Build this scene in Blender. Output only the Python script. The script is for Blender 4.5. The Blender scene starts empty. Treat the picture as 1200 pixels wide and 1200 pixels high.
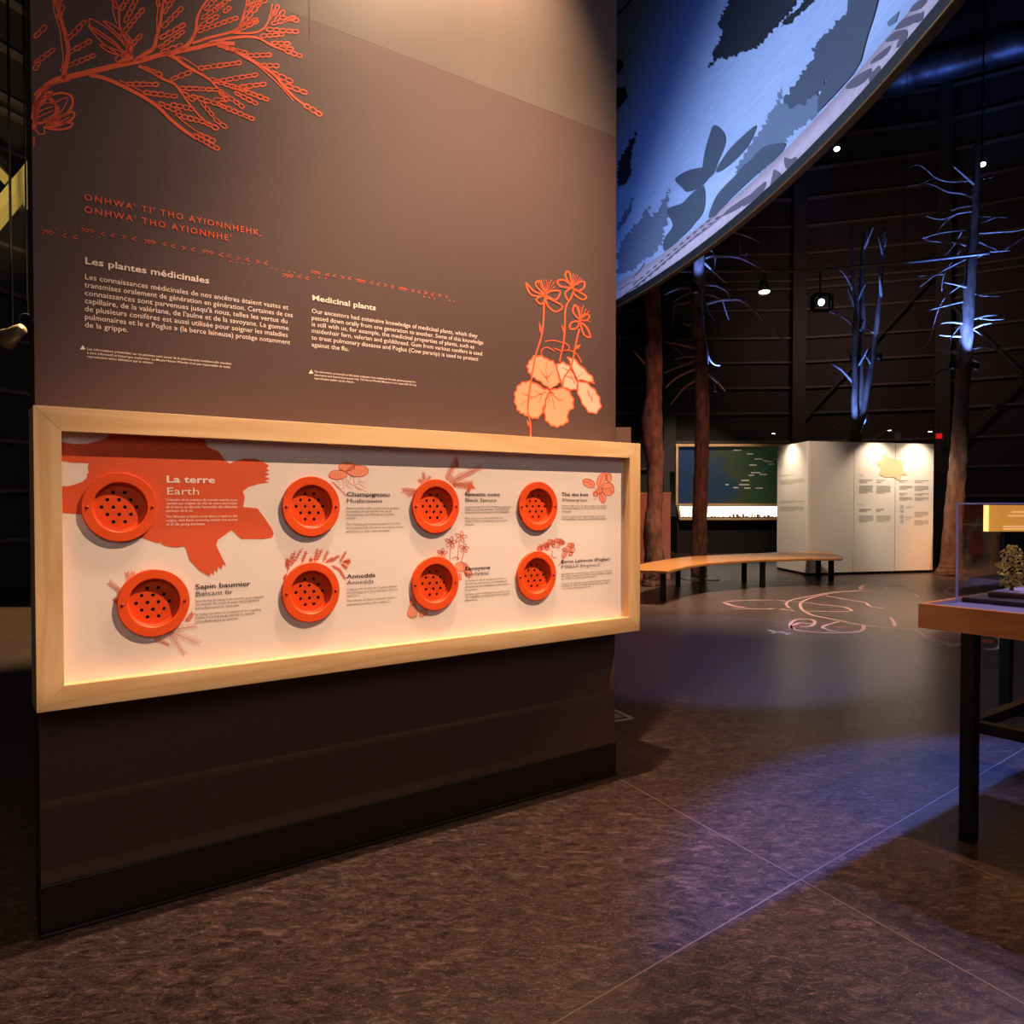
import bpy, bmesh, math, random
from mathutils import Vector, Matrix
from mathutils.geometry import delaunay_2d_cdt
from mathutils.bvhtree import BVHTree
random.seed(7)
scn = bpy.context.scene
COL = scn.collection
V = Vector
def lin(h, k=1.0):
    h = h.lstrip('#'); o = []
    for i in (0, 2, 4):
        c = int(h[i:i+2], 16)/255
        o.append((c/12.92 if c <= .04045 else ((c+.055)/1.055)**2.4)*k)
    return tuple(o)

# ------------------------------------------------------------------ camera, world, main lights, exposure
F, PITCH, SH, HC = 907.7, .0199, 7.24, 1.25
cam = bpy.data.objects.new('camera', bpy.data.cameras.new('camera')); COL.objects.link(cam)
cam.location = (0, 0, HC); cam.rotation_euler = (math.pi/2-PITCH, 0, 0)
cam.data.sensor_width = 36; cam.data.lens = 36*F/1200; cam.data.shift_y = SH/1200
cam.data.clip_start = .05; cam.data.clip_end = 100
scn.camera = cam
w = bpy.data.worlds.new('dim_hall'); scn.world = w; w.use_nodes = True
w.node_tree.nodes['Background'].inputs[0].default_value = (.30, .26, .34, 1)
w.node_tree.nodes['Background'].inputs[1].default_value = .028
vs = scn.view_settings
vs.view_transform = 'Standard'; vs.look = 'None'; vs.gamma = 1; vs.use_curve_mapping = False; vs.exposure = 0.0

WARM = (1.0, .69, .46); WARM2 = (1.0, .78, .60); BLUE = (.09, .24, 1.0)
def spot(name, loc, target, power, color, deg, blend=.5, rad=.03):
    l = bpy.data.lights.new(name, 'SPOT'); l.energy = power; l.color = color
    l.spot_size = math.radians(deg); l.spot_blend = blend; l.shadow_soft_size = rad
    o = bpy.data.objects.new(name, l); COL.objects.link(o)
    o.location = loc; o.rotation_euler = (V(target)-V(loc)).to_track_quat('-Z', 'Y').to_euler()
    return o
# key spot over the framed panel, from the upper right (the added blade that cuts its beam is built further down)
KEYL = (3.25, 1.98, 6.6)
spot('key_lamp', KEYL, (-.38, 2.84, 1.02), 3100, WARM, 25, .75, .003)
# wall washer close to the top of the brown wall
spot('wall_washer', (.12, 2.66, 4.28), (-.20, 3.02, 2.95), 760, WARM, 74, 1.0, .04)
# warm light on the floor in front of the wall, violet pool beyond, the bench, the left bay
spot('floor_spotlight', (5.6, 5.2, 6.3), (-.05, 1.2, 0), 1350, (1.0, .66, .46), 28, .7, .03)
spot('blue_pool_far', (4.5, 11.5, 7.0), (1.9, 6.9, 0), 1300, (.50, .45, 1.0), 22, .25, .03)
spot('bench_spotlight', (3.0, 9.3, 7.6), (3.1, 9.9, 0), 4600, WARM2, 46, .9, .1)
spot('bench_end_spotlight', (3.2, 8.2, 6.5), (2.1, 10.0, .4), 1100, WARM, 26, .8, .1)
spot('partition_spotlight', (7.2, 8.6, 6.2), (7.0, 13.5, 1.3), 1500, WARM2, 20, .9, .1)  # added fill to brighten the partition front
spot('partition_end_spotlight', (2.6, 10.6, 6.0), (5.0, 13.6, 1.3), 1600, WARM2, 24, .8, .1)  # added fill for the narrow end of the partition
spot('trunk_spotlight', (3.4, 6.5, 4.6), (2.5, 11.8, 2.0), 560, (1.0, .37, .22), 34, .8, .1)
spot('tall_trunk_spotlight', (6.2, 9.6, 4.6), (7.8, 13.4, .3), 1300, (1.0, .34, .06), 24, .9, .1)
spot('map_spotlight', (4.0, 16.0, 6.0), (4.6, 19.2, 1.6), 1100, WARM2, 44, .9, .1)
spot('left_floor_spotlight', (-4.2, 9.0, 6.0), (-5.0, 7.7, 0), 2600, (1.0, .74, .38), 42, .5, .05)
spot('board_spotlight', (1.2, 10.2, 5.0), (1.95, 13.6, 2.4), 260, (.80, .84, 1.0), 20, .8, .05)  # added cool fill to brighten the white board
spot('left_brace_spotlight', (-4.0, 6.0, 3.2), (-6.1, 9.0, 5.3), 500, (1.0, .78, .34), 40, .6, .05)
spot('screen_projector_lamp', (-4.2, 7.2, 4.0), (2.0, 6.6, 4.6), 800, (.10, .28, 1.0), 100, 1.0, .05)
spot('screen_white_lamp', (-4.2, 6.8, 4.0), (2.2, 5.8, 4.1), 2000, (.74, .82, 1.0), 84, 1.0, .05)
spot('table_spotlight', (3.4, 1.2, 5.4), (2.1, 2.7, .9), 560, (1.0, .55, .24), 34, .7, .05)
spot('hall_uplight', (7.0, 15.6, 6.0), (9.3, 19.6, 5.5), 110, (1.0, .62, .55), 130, 1.0, .3)
spot('case_spotlight', (3.9, 4.6, 5.0), (2.0, 3.0, .9), 800, (.42, .42, 1.0), 22, .6, .05)
def area(name, loc, target, power, color, size):
    l = bpy.data.lights.new(name, 'AREA'); l.energy = power; l.color = color; l.size = size
    o = bpy.data.objects.new(name, l); COL.objects.link(o); o.location = loc
    o.rotation_euler = (V(target)-V(loc)).to_track_quat('-Z', 'Y').to_euler()
# added soft fill behind the camera, in place of spill from other exhibits
area('hall_fill', (1.5, -3.2, 4.6), (-.3, 2.8, .8), 80, (1.0, .80, .74), 3.0)

# ------------------------------------------------------------------ projection helpers (photo pixel -> place)
def ray(x, y):
    a = (x-600)/F; b = -(y-600-SH)/F
    return V((a, math.cos(PITCH)+b*math.sin(PITCH), b*math.cos(PITCH)-math.sin(PITCH)))
CAMP = V((0, 0, HC))
def at_z(x, y, z=0.0):
    r = ray(x, y); return CAMP + r*((z-HC)/r.z)
def at_y(x, y, Y):
    r = ray(x, y); return CAMP + r*(Y/r.y)
def at_plane(x, y, p0, n):
    r = ray(x, y); return CAMP + r*((V(p0)-CAMP).dot(n)/r.dot(n))

# ------------------------------------------------------------------ mesh builder
class MB:
    def __init__(s): s.v = []; s.f = []
    def add(s, vs, fs):
        b = len(s.v); s.v += [V(p) for p in vs]; s.f += [tuple(i+b for i in f) for f in fs]; return s
    def box(s, lo, hi):
        x0, y0, z0 = lo; x1, y1, z1 = hi
        return s.add([(x0,y0,z0),(x1,y0,z0),(x1,y1,z0),(x0,y1,z0),(x0,y0,z1),(x1,y0,z1),(x1,y1,z1),(x0,y1,z1)],
                     [(3,2,1,0),(4,5,6,7),(0,1,5,4),(1,2,6,5),(2,3,7,6),(3,0,4,7)])
    def prism(s, poly, z0, z1):
        n = len(poly)
        return s.add([(p[0],p[1],z0) for p in poly]+[(p[0],p[1],z1) for p in poly],
                     [tuple(range(n-1,-1,-1)), tuple(range(n,2*n))]+[(i,(i+1)%n,n+(i+1)%n,n+i) for i in range(n)])
    def bar(s, a, b, wx, wz, up=(0,0,1)):
        a = V(a); b = V(b); d = (b-a).normalized(); u = V(up)
        if abs(d.dot(u)) > .98: u = V((1,0,0))
        x = d.cross(u).normalized(); z = x.cross(d)
        vs = [p+x*i*wx/2+z*j*wz/2 for p in (a,b) for i,j in ((-1,-1),(1,-1),(1,1),(-1,1))]
        return s.add(vs, [(0,1,2,3),(7,6,5,4),(0,4,5,1),(1,5,6,2),(2,6,7,3),(3,7,4,0)])
    def tube(s, pts, rad, seg=8, rough=0.0, cap=True):
        pts = [V(p) for p in pts]; n = len(pts); b = len(s.v)
        if not isinstance(rad, (list, tuple)): rad = [rad]*n
        t0 = (pts[1]-pts[0]).normalized(); u = t0.orthogonal().normalized()
        for i, p in enumerate(pts):
            t = (pts[min(i+1,n-1)]-pts[max(i-1,0)]).normalized()
            u = (u-t*u.dot(t)).normalized(); w_ = t.cross(u)
            for k in range(seg):
                a = 2*math.pi*k/seg; r = rad[i]*(1+rough*(random.random()-.5))
                s.v.append(p+(u*math.cos(a)+w_*math.sin(a))*r)
        for i in range(n-1):
            for k in range(seg):
                k2 = (k+1)%seg
                s.f.append((b+i*seg+k, b+i*seg+k2, b+(i+1)*seg+k2, b+(i+1)*seg+k))
        if cap:
            s.f.append(tuple(b+k for k in range(seg-1,-1,-1))); s.f.append(tuple(b+(n-1)*seg+k for k in range(seg)))
        return s
    def lathe(s, prof, seg=48, axis='Z', close=False):
        b = len(s.v); n = len(prof)
        for r, h in prof:
            for k in range(seg):
                a = 2*math.pi*k/seg; c, d = r*math.cos(a), r*math.sin(a)
                s.v.append(V((c,d,h)) if axis == 'Z' else V((c,h,d)))
        for i in range(n-1 if not close else n):
            j = (i+1)%n
            for k in range(seg):
                k2 = (k+1)%seg; q = (b+i*seg+k, b+i*seg+k2, b+j*seg+k2, b+j*seg+k)
                s.f.append(q if axis == 'Z' else q[::-1])
        return s
    def ribbon(s, pts, wd, M, closed=False):
        """a flat printed line of width wd (in the units of pts) mapped to 3D with M"""
        P = [V((p[0],p[1])) for p in pts]; n = len(P)
        if n < 2: return s
        W = wd if isinstance(wd, (list,tuple)) else [wd]*n
        b = len(s.v)
        for i in range(n):
            if closed: t = P[(i+1)%n]-P[i-1]
            else: t = P[min(i+1,n-1)]-P[max(i-1,0)]
            if t.length < 1e-9: t = V((1,0))
            t.normalize(); nn = V((-t.y,t.x))*W[i]/2
            s.v.append(M(*(P[i]+nn))); s.v.append(M(*(P[i]-nn)))
        for i in range(n if closed else n-1):
            j = (i+1)%n; s.f.append((b+2*i, b+2*j, b+2*j+1, b+2*i+1))
        return s
    def fill(s, loops, M, grid=None):
        """filled printed shape with even-odd holes"""
        pts = []; edges = []
        for L in loops:
            b = len(pts); pts += [V((p[0],p[1])) for p in L]; edges += [(b+i, b+(i+1)%len(L)) for i in range(len(L))]
        if grid:
            xs = [p.x for p in pts]; ys = [p.y for p in pts]; y = min(ys)+grid/2
            while y < max(ys):
                x = min(xs)+grid/2
                while x < max(xs):
                    if inside(x, y, loops): pts.append(V((x,y)))
                    x += grid
                y += grid
        vv, ee, ff, *_ = delaunay_2d_cdt(pts, edges, [], 0, 1e-6)
        keep = [f for f in ff if inside(sum(vv[i].x for i in f)/3, sum(vv[i].y for i in f)/3, loops)]
        return s.add([M(p.x,p.y) for p in vv], keep)
    def build(s, name, m, parent=None, smooth=False, bevel=0, solid=0, subd=0):
        me = bpy.data.meshes.new(name); me.from_pydata([tuple(p) for p in s.v], [], s.f); me.validate()
        bm = bmesh.new(); bm.from_mesh(me)
        if solid == 0:
            bmesh.ops.recalc_face_normals(bm, faces=bm.faces)
        loose = [v for v in bm.verts if not v.link_faces]
        bmesh.ops.delete(bm, geom=loose, context='VERTS')
        bm.to_mesh(me); bm.free()
        o = bpy.data.objects.new(name, me); COL.objects.link(o); me.materials.append(m)
        if parent: o.parent = parent
        if smooth:
            for p in me.polygons: p.use_smooth = True
        if bevel:
            md = o.modifiers.new('bevel', 'BEVEL'); md.width = bevel; md.segments = 2; md.limit_method = 'ANGLE'
        if subd:
            md = o.modifiers.new('subd', 'SUBSURF'); md.levels = subd; md.render_levels = subd
        return o
def inside(x, y, loops):
    c = False
    for L in loops:
        n = len(L); j = n-1
        for i in range(n):
            xi, yi = L[i][0], L[i][1]; xj, yj = L[j][0], L[j][1]
            if (yi > y) != (yj > y) and x < (xj-xi)*(y-yi)/(yj-yi)+xi: c = not c
            j = i
    return c
def smooth_path(pts, sub=4, closed=False):
    P = [V(p) for p in pts]; n = len(P); out = []
    if n < 3: return P
    for i in range(n if closed else n-1):
        p0 = P[i-1] if (closed or i > 0) else P[i]; p1 = P[i]; p2 = P[(i+1)%n]
        p3 = P[(i+2)%n] if (closed or i+2 < n) else P[-1]
        for k in range(sub):
            t = k/sub
            out.append(.5*((2*p1)+(p2-p0)*t+(2*p0-5*p1+4*p2-p3)*t*t+(3*p1-p0-3*p2+p3)*t**3))
    if not closed: out.append(P[-1])
    return out
def scl(pts, ox, oy, k): return [(ox+p[0]/k, oy+p[1]/k)+tuple(p[2:]) for p in pts]

def tag(o, label=None, cat=None, group=None, kind=None):
    if label: o['label'] = label
    if cat: o['category'] = cat
    if group: o['group'] = group
    if kind: o['kind'] = kind
    return o
def empty(name, loc=(0,0,0), rz=0.0, label=None, cat=None, group=None, kind=None):
    o = bpy.data.objects.new(name, None); COL.objects.link(o); o.location = loc; o.rotation_euler = (0,0,rz)
    o.empty_display_size = .1
    return tag(o, label, cat, group, kind)
def structure(o): o['kind'] = 'structure'; return o

# ------------------------------------------------------------------ materials
def nodes(name):
    m = bpy.data.materials.new(name); m.use_nodes = True
    return m, m.node_tree.nodes, m.node_tree.links, m.node_tree.nodes['Principled BSDF']
def mat(name, col, rough=.6, metal=0.0, spec=.5, noise=0.0, scale=20, stretch=(1,1,1), bump=0.0, bscale=None, emit=None, es=1.0, trans=0.0):
    m, N, L, B = nodes(name)
    c = lin(col) if isinstance(col, str) else col
    B.inputs['Base Color'].default_value = (*c, 1); B.inputs['Roughness'].default_value = rough
    B.inputs['Metallic'].default_value = metal; B.inputs['Specular IOR Level'].default_value = spec
    if trans: B.inputs['Transmission Weight'].default_value = trans; B.inputs['IOR'].default_value = 1.45
    if emit: B.inputs['Emission Color'].default_value = (*(lin(emit) if isinstance(emit, str) else emit), 1); B.inputs['Emission Strength'].default_value = es
    if noise or bump:
        tc = N.new('ShaderNodeTexCoord'); mp = N.new('ShaderNodeMapping'); mp.inputs['Scale'].default_value = stretch
        L.new(tc.outputs['Object'], mp.inputs[0])
        nz = N.new('ShaderNodeTexNoise'); nz.inputs['Scale'].default_value = scale; nz.inputs['Detail'].default_value = 6
        L.new(mp.outputs[0], nz.inputs['Vector'])
        if noise:
            mx = N.new('ShaderNodeMix'); mx.data_type = 'RGBA'
            mx.inputs[6].default_value = (*[v*(1-noise) for v in c], 1); mx.inputs[7].default_value = (*[min(1,v*(1+noise)) for v in c], 1)
            mr = N.new('ShaderNodeMapRange'); mr.inputs['From Min'].default_value = .34; mr.inputs['From Max'].default_value = .66
            L.new(nz.outputs['Fac'], mr.inputs['Value']); L.new(mr.outputs[0], mx.inputs[0]); L.new(mx.outputs[2], B.inputs['Base Color'])
        if bump:
            if bscale:
                nb = N.new('ShaderNodeTexNoise'); nb.inputs['Scale'].default_value = bscale; nb.inputs['Detail'].default_value = 5
                L.new(mp.outputs[0], nb.inputs['Vector'])
            else: nb = nz
            bp = N.new('ShaderNodeBump'); bp.inputs['Strength'].default_value = bump; bp.inputs['Distance'].default_value = .01
            L.new(nb.outputs['Fac'], bp.inputs['Height']); L.new(bp.outputs[0], B.inputs['Normal'])
    return m
def wood(name, c1, c2, axis, rough=.5, spec=.4, ring=5.0):
    m, N, L, B = nodes(name)
    tc = N.new('ShaderNodeTexCoord'); mp = N.new('ShaderNodeMapping')
    k = [1.0, 1.0, 1.0]; k[axis] = .09; mp.inputs['Scale'].default_value = k
    L.new(tc.outputs['Object'], mp.inputs[0])
    n1 = N.new('ShaderNodeTexNoise'); n1.inputs['Scale'].default_value = ring*2.2; n1.inputs['Detail'].default_value = 2; n1.inputs['Distortion'].default_value = .5
    L.new(mp.outputs[0], n1.inputs['Vector'])
    mm = N.new('ShaderNodeMath'); mm.operation = 'MULTIPLY'; mm.inputs[1].default_value = 9.0; L.new(n1.outputs['Fac'], mm.inputs[0])
    fr = N.new('ShaderNodeMath'); fr.operation = 'PINGPONG'; fr.inputs[1].default_value = 1.0; L.new(mm.outputs[0], fr.inputs[0])
    n2 = N.new('ShaderNodeTexNoise'); n2.inputs['Scale'].default_value = 190; n2.inputs['Detail'].default_value = 3; L.new(mp.outputs[0], n2.inputs['Vector'])
    ad = N.new('ShaderNodeMath'); ad.operation = 'MULTIPLY_ADD'; ad.inputs[1].default_value = .55; L.new(fr.outputs[0], ad.inputs[0])
    m2 = N.new('ShaderNodeMath'); m2.operation = 'MULTIPLY'; m2.inputs[1].default_value = .45; L.new(n2.outputs['Fac'], m2.inputs[0]); L.new(m2.outputs[0], ad.inputs[2])
    mx = N.new('ShaderNodeMix'); mx.data_type = 'RGBA'; mx.inputs[6].default_value = (*lin(c1),1); mx.inputs[7].default_value = (*lin(c2),1)
    L.new(ad.outputs[0], mx.inputs[0]); L.new(mx.outputs[2], B.inputs['Base Color'])
    B.inputs['Roughness'].default_value = rough; B.inputs['Specular IOR Level'].default_value = spec
    bp = N.new('ShaderNodeBump'); bp.inputs['Strength'].default_value = .12; bp.inputs['Distance'].default_value = .002
    L.new(n2.outputs['Fac'], bp.inputs['Height']); L.new(bp.outputs[0], B.inputs['Normal'])
    return m
def floor_material():
    m, N, L, B = nodes('mottled_linoleum')
    tc = N.new('ShaderNodeTexCoord'); mp = N.new('ShaderNodeMapping'); mp.inputs['Rotation'].default_value = (0,0,math.radians(-36)); mp.inputs['Scale'].default_value = (1,2.3,1)
    L.new(tc.outputs['Object'], mp.inputs[0])
    def nz(s, d=6, dist=0.0, r=.6):
        n = N.new('ShaderNodeTexNoise'); n.inputs['Scale'].default_value = s; n.inputs['Detail'].default_value = d
        n.inputs['Roughness'].default_value = r; n.inputs['Distortion'].default_value = dist
        L.new(mp.outputs[0], n.inputs['Vector']); return n
    def ramp(src, stops):
        r = N.new('ShaderNodeValToRGB'); e = r.color_ramp.elements
        e[0].position, e[0].color = stops[0][0], (*stops[0][1],1); e[1].position, e[1].color = stops[-1][0], (*stops[-1][1],1)
        for p, c in stops[1:-1]:
            q = e.new(p); q.color = (*c,1)
        L.new(src, r.inputs[0]); return r
    base = ramp(nz(15, 9, 1.2, .75).outputs['Fac'], [(.34, lin('1b1312')), (.46, lin('382a26')), (.55, lin('4d3b35')), (.68, lin('7d645a'))])
    fleck = ramp(nz(85, 5, 1.8, .7).outputs['Fac'], [(.57,(0,0,0)), (.68,(1,1,1))])
    mx = N.new('ShaderNodeMix'); mx.data_type = 'RGBA'; mx.inputs[7].default_value = (*lin('b8977f'),1)
    L.new(base.outputs[0], mx.inputs[6]); sc = N.new('ShaderNodeMath'); sc.operation = 'MULTIPLY'; sc.inputs[1].default_value = .75
    L.new(fleck.outputs[0], sc.inputs[0]); L.new(sc.outputs[0], mx.inputs[0])
    dk = ramp(nz(60, 5, 2.2, .7).outputs['Fac'], [(.30,(1,1,1)), (.40,(0,0,0))])
    mx2 = N.new('ShaderNodeMix'); mx2.data_type = 'RGBA'; mx2.inputs[7].default_value = (*lin('241b18'),1)
    L.new(mx.outputs[2], mx2.inputs[6]); s2 = N.new('ShaderNodeMath'); s2.operation = 'MULTIPLY'; s2.inputs[1].default_value = .8
    L.new(dk.outputs[0], s2.inputs[0]); L.new(s2.outputs[0], mx2.inputs[0])
    L.new(mx2.outputs[2], B.inputs['Base Color'])
    B.inputs['Roughness'].default_value = .31; B.inputs['Specular IOR Level'].default_value = .45
    bp = N.new('ShaderNodeBump'); bp.inputs['Strength'].default_value = .10; bp.inputs['Distance'].default_value = .004
    L.new(nz(60, 3).outputs['Fac'], bp.inputs['Height']); L.new(bp.outputs[0], B.inputs['Normal'])
    return m
def corrugated(name, col):
    m, N, L, B = nodes(name)
    B.inputs['Base Color'].default_value = (*lin(col),1); B.inputs['Roughness'].default_value = .55
    tc = N.new('ShaderNodeTexCoord'); wv = N.new('ShaderNodeTexWave'); wv.bands_direction = 'X'; wv.inputs['Scale'].default_value = 2.2
    L.new(tc.outputs['UV'], wv.inputs['Vector'])
    return m
M_floor = floor_material()
M_seam = mat('floor_weld_seam', '7a655b', .5)
M_wallb = mat('brown_wall_vinyl', '4f3936', .62, spec=.35, noise=.10, scale=260, bump=.05, bscale=420)
M_wallt = mat('grey_brown_wall_board', '5a4d46', .55, spec=.3, noise=.05, scale=6, stretch=(1,1,.15))
M_skirt = mat('black_rubber_skirting', '17120f', .38, noise=.15, scale=30)
M_or = mat('orange_print', 'f05f33', .6, spec=.3)
M_or2 = mat('turtle_orange_print', 'd8562f', .62, spec=.3)
M_twp = mat('light_orange_print', 'd9673f', .62, spec=.3)
M_salm = mat('salmon_print', 'f49a78', .6, spec=.3)
M_salm2 = mat('pale_salmon_print', 'eeb39a', .6, spec=.3)
M_dkvein = mat('dark_vein_print', 'b8532f', .6)
M_wallgap = mat('brown_gap_print', '4b322b', .6)
M_cream = mat('cream_lettering', 'f3ded0', .6, spec=.3)
M_black = mat('black_lettering', '2a1d1b', .6, spec=.3)
M_grey = mat('grey_lettering', '6a5652', .6, spec=.3)
M_board = mat('pale_pink_panel', 'e9d8cf', .55, spec=.35, noise=.01, scale=8)
M_ashx = wood('pale_ash_wood_rail', 'e8c394', 'cf9f66', 0)
M_ashz = wood('pale_ash_wood_stile', 'e8c394', 'cf9f66', 2)
M_port = mat('orange_red_plastic', 'e5501c', .42, spec=.4, noise=.03, scale=150)
M_screw = mat('dark_red_screw', '8a1f12', .4)
M_hole = mat('black_cavity', '080606', .9)
M_dark = mat('dark_panel', '1c1817', .6)
M_steel = mat('dark_painted_steel', '3a3330', .55)
M_girt = mat('galvanised_girt', '6a5c54', .5)
M_clad = mat('dark_wall_cladding', '332a29', .6, noise=.12, scale=3, stretch=(14,14,.3), bump=.25)
M_ceil = mat('black_ceiling', '0c0b0d', .8)
M_screen = mat('projection_fabric', '9fb4d8', .75, spec=.2, noise=.07, scale=9, stretch=(1,.25,3))
M_strip = mat('mauve_screen_border', 'b8a6b4', .75, noise=.08, scale=14)
M_rim = mat('black_screen_rim', '090808', .5)
M_gold = mat('brass_edge', '8a6a3c', .35, metal=.6)
M_sil = mat('night_blue_silhouette', '161d2c', .8)
M_sil2 = mat('slate_silhouette', '42505f', .8)
M_sil3 = mat('misty_silhouette', '63728a', .8)
M_leafp = mat('grey_leaf_print', '5d5764', .8)
M_bark = mat('grey_brown_bark', '60453a', .9, noise=.5, scale=16, stretch=(1,1,.3), bump=1.0, bscale=34)
M_bark2 = mat('reddish_bark', '6e4737', .9, noise=.5, scale=14, stretch=(1,1,.35), bump=1.0, bscale=30)
M_bark3 = mat('pale_smooth_bark', '583f31', .9, noise=.5, scale=9, stretch=(1,1,.4), bump=.6, bscale=30)
M_twig = mat('dead_twig', '8c7466', .85, noise=.2, scale=20)
M_bench = wood('honey_plywood', 'c98a4c', 'b0703a', 0, .28, .5)
M_blackm = mat('black_steel', '0e0c0b', .4, metal=.3)
M_white = mat('white_partition_panel', 'd9d2c6', .5, spec=.3)
M_beige = mat('beige_turtle_print', 'c8b58a', .6)
M_lgrey = mat('pale_grey_lettering', 'b6b0a6', .6)
M_map = None
M_pink = mat('dusty_pink_paint', 'd8a298', .6)
M_cherry = wood('warm_cherry_wood', 'cf8a4a', 'b36d36', 0, .4, .4)
M_lit = mat('lit_white_strip', 'ffffff', .5, emit=(1.0,.93,.80), es=1.7)
M_bulb = mat('warm_bulb', 'ffffff', .5, emit=(1.0,.80,.50), es=14)
M_bbulb = mat('blue_white_bulb', 'ffffff', .5, emit=(.35,.55,1.0), es=12)
M_amber = mat('amber_reflection_glow', 'd98a2c', .5, emit=(.85,.36,.05), es=.95)  # glow stands for a reflection in the acrylic case
M_amber2 = mat('amber_reflection_edge', 'ffd070', .5, emit=(1.0,.55,.14), es=2.4)
M_amtxt = mat('amber_reflection_lettering', 'ffd9a0', .5, emit=(1.0,.62,.25), es=1.1)
M_exit = mat('red_lit_sign', 'a00808', .5, emit=(.55,.01,.01), es=1.0)
M_duct = mat('spiral_duct_metal', '5a5860', .45, metal=.8, noise=.3, scale=6)
M_rail = mat('grey_lighting_pipe', '6d625c', .45, metal=.4)
M_chrome = mat('brushed_lamp_metal', '8b8580', .35, metal=.8)
M_brass = mat('brassy_lamp_body', 'b09a78', .4, metal=.3)
M_fpink = mat('pink_floor_vinyl', 'b5887e', .5)
M_fred = mat('dark_red_floor_vinyl', '9a3a34', .5)
M_fwht = mat('white_floor_vinyl', 'b5a9a2', .5)
M_yel = mat('cream_steel', 'c9b878', .5)
M_moss = mat('lichen', 'b3a052', .95, noise=.5, scale=40)
M_walnut = wood('dark_walnut', '5a3325', '3d2018', 0, .4, .4)

# glass for the show case: thin clear sheets with real thickness
def glass_material():
    m, N, L, B = nodes('clear_acrylic')
    tr = N.new('ShaderNodeBsdfTransparent'); tr.inputs[0].default_value = (.93,.93,.97,1)
    gl = N.new('ShaderNodeBsdfGlossy'); gl.inputs['Roughness'].default_value = .02
    fr = N.new('ShaderNodeFresnel'); fr.inputs['IOR'].default_value = 1.49
    ge = N.new('ShaderNodeNewGeometry'); iv = N.new('ShaderNodeMath'); iv.operation = 'SUBTRACT'; iv.inputs[0].default_value = 1; L.new(ge.outputs['Backfacing'], iv.inputs[1])
    mu = N.new('ShaderNodeMath'); mu.operation = 'MULTIPLY'; L.new(fr.outputs[0], mu.inputs[0]); L.new(iv.outputs[0], mu.inputs[1])
    mx = N.new('ShaderNodeMixShader'); L.new(mu.outputs[0], mx.inputs[0]); L.new(tr.outputs[0], mx.inputs[1]); L.new(gl.outputs[0], mx.inputs[2])
    L.new(mx.outputs[0], N['Material Output'].inputs['Surface'])
    return m
M_glass = glass_material()
M_gedge = mat('bluish_acrylic_edge', '8d8fd0', .25, spec=.6)

# ------------------------------------------------------------------ building shell
CX, CY, RW, HW = 5.0, 7.5, 12.75, 13.0
NS = 24
def ringpt(k, r=RW): 
    a = math.radians(79.4+15*k); return V((CX+r*math.cos(a), CY+r*math.sin(a), 0))
structure(MB().prism([tuple(ringpt(k, RW+.3))[:2] for k in range(NS)], -.1, 0).build('floor', M_floor))
structure(MB().prism([tuple(ringpt(k, RW+.3))[:2] for k in range(NS)], HW, HW+.1).build('ceiling', M_ceil))
wb = MB()
for k in range(NS):
    a, b = ringpt(k), ringpt(k+1); o = (((a+b)/2)-V((CX,CY,0))).normalized()*.08
    wb.add([a,b,b+o,a+o]+[p+V((0,0,HW)) for p in (a,b,b+o,a+o)], [(0,1,2,3),(4,5,6,7),(0,1,5,4),(2,3,7,6)])
structure(wb.build('wall_back', M_clad))
for k in range(-3, 8):
    p = ringpt(k); q = ringpt(k, RW-.34)
    d = (p-q).normalized(); t = V((-d.y,d.x,0))
    m = MB()   # an H shaped column
    for off, th, half in ((.02,.03,.16),(.32,.03,.16)):
        c = p-d*off
        m.add([c+t*i*half+d*j*th/2+V((0,0,z)) for z in (0,HW) for i,j in ((-1,-1),(1,-1),(1,1),(-1,1))],
              [(3,2,1,0),(4,5,6,7),(0,1,5,4),(1,2,6,5),(2,3,7,6),(3,0,4,7)])
    c = p-d*.17
    m.add([c+t*i*.015+d*j*.14+V((0,0,z)) for z in (0,HW) for i,j in ((-1,-1),(1,-1),(1,1),(-1,1))],
          [(3,2,1,0),(4,5,6,7),(0,1,5,4),(1,2,6,5),(2,3,7,6),(3,0,4,7)])
    structure(m.build('column', M_steel))
zs = [.72, 1.42, 2.12, 2.82, 3.55, 4.2, 4.85, 5.47, 6.18, 6.72, 6.92, 7.6, 8.3, 9.0, 9.75, 10.5, 11.3, 12.1]
for k in range(-3, 7):
    a, b = ringpt(k, RW-.06), ringpt(k+1, RW-.06)
    m = MB()
    for z in zs: m.bar(a+V((0,0,z)), b+V((0,0,z)), .12, .05)
    structure(m.build('trim_%d' % (k+4), M_girt))
for k, (z0, z1) in ((-2,(2.2,6.2)), (-2,(6.2,2.2)), (1,(2.4,6.6)), (1,(6.6,2.4)), (-1,(7.0,3.2)), (2,(2.0,6.0)), (2,(6.0,2.0))):
    a, b = ringpt(k, RW-.24), ringpt(k+1, RW-.24)
    structure(MB().bar(a+V((0,0,z0)), b+V((0,0,z1)), .07, .07).build('beam', M_steel))
# cross brace seen at the left edge of the brown wall
b1a, b1b = at_y(-155, 437, 8.9), at_y(300, -115, 8.9)
structure(MB().bar(b1a, b1b, .12, .20, (0,1,0)).build('beam', M_yel))
b2a, b2b = at_y(-134, 55, 9.15), at_y(468, 713, 9.15)
structure(MB().bar(b2a, b2b, .10, .11, (0,1,0)).build('beam', M_yel))
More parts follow.
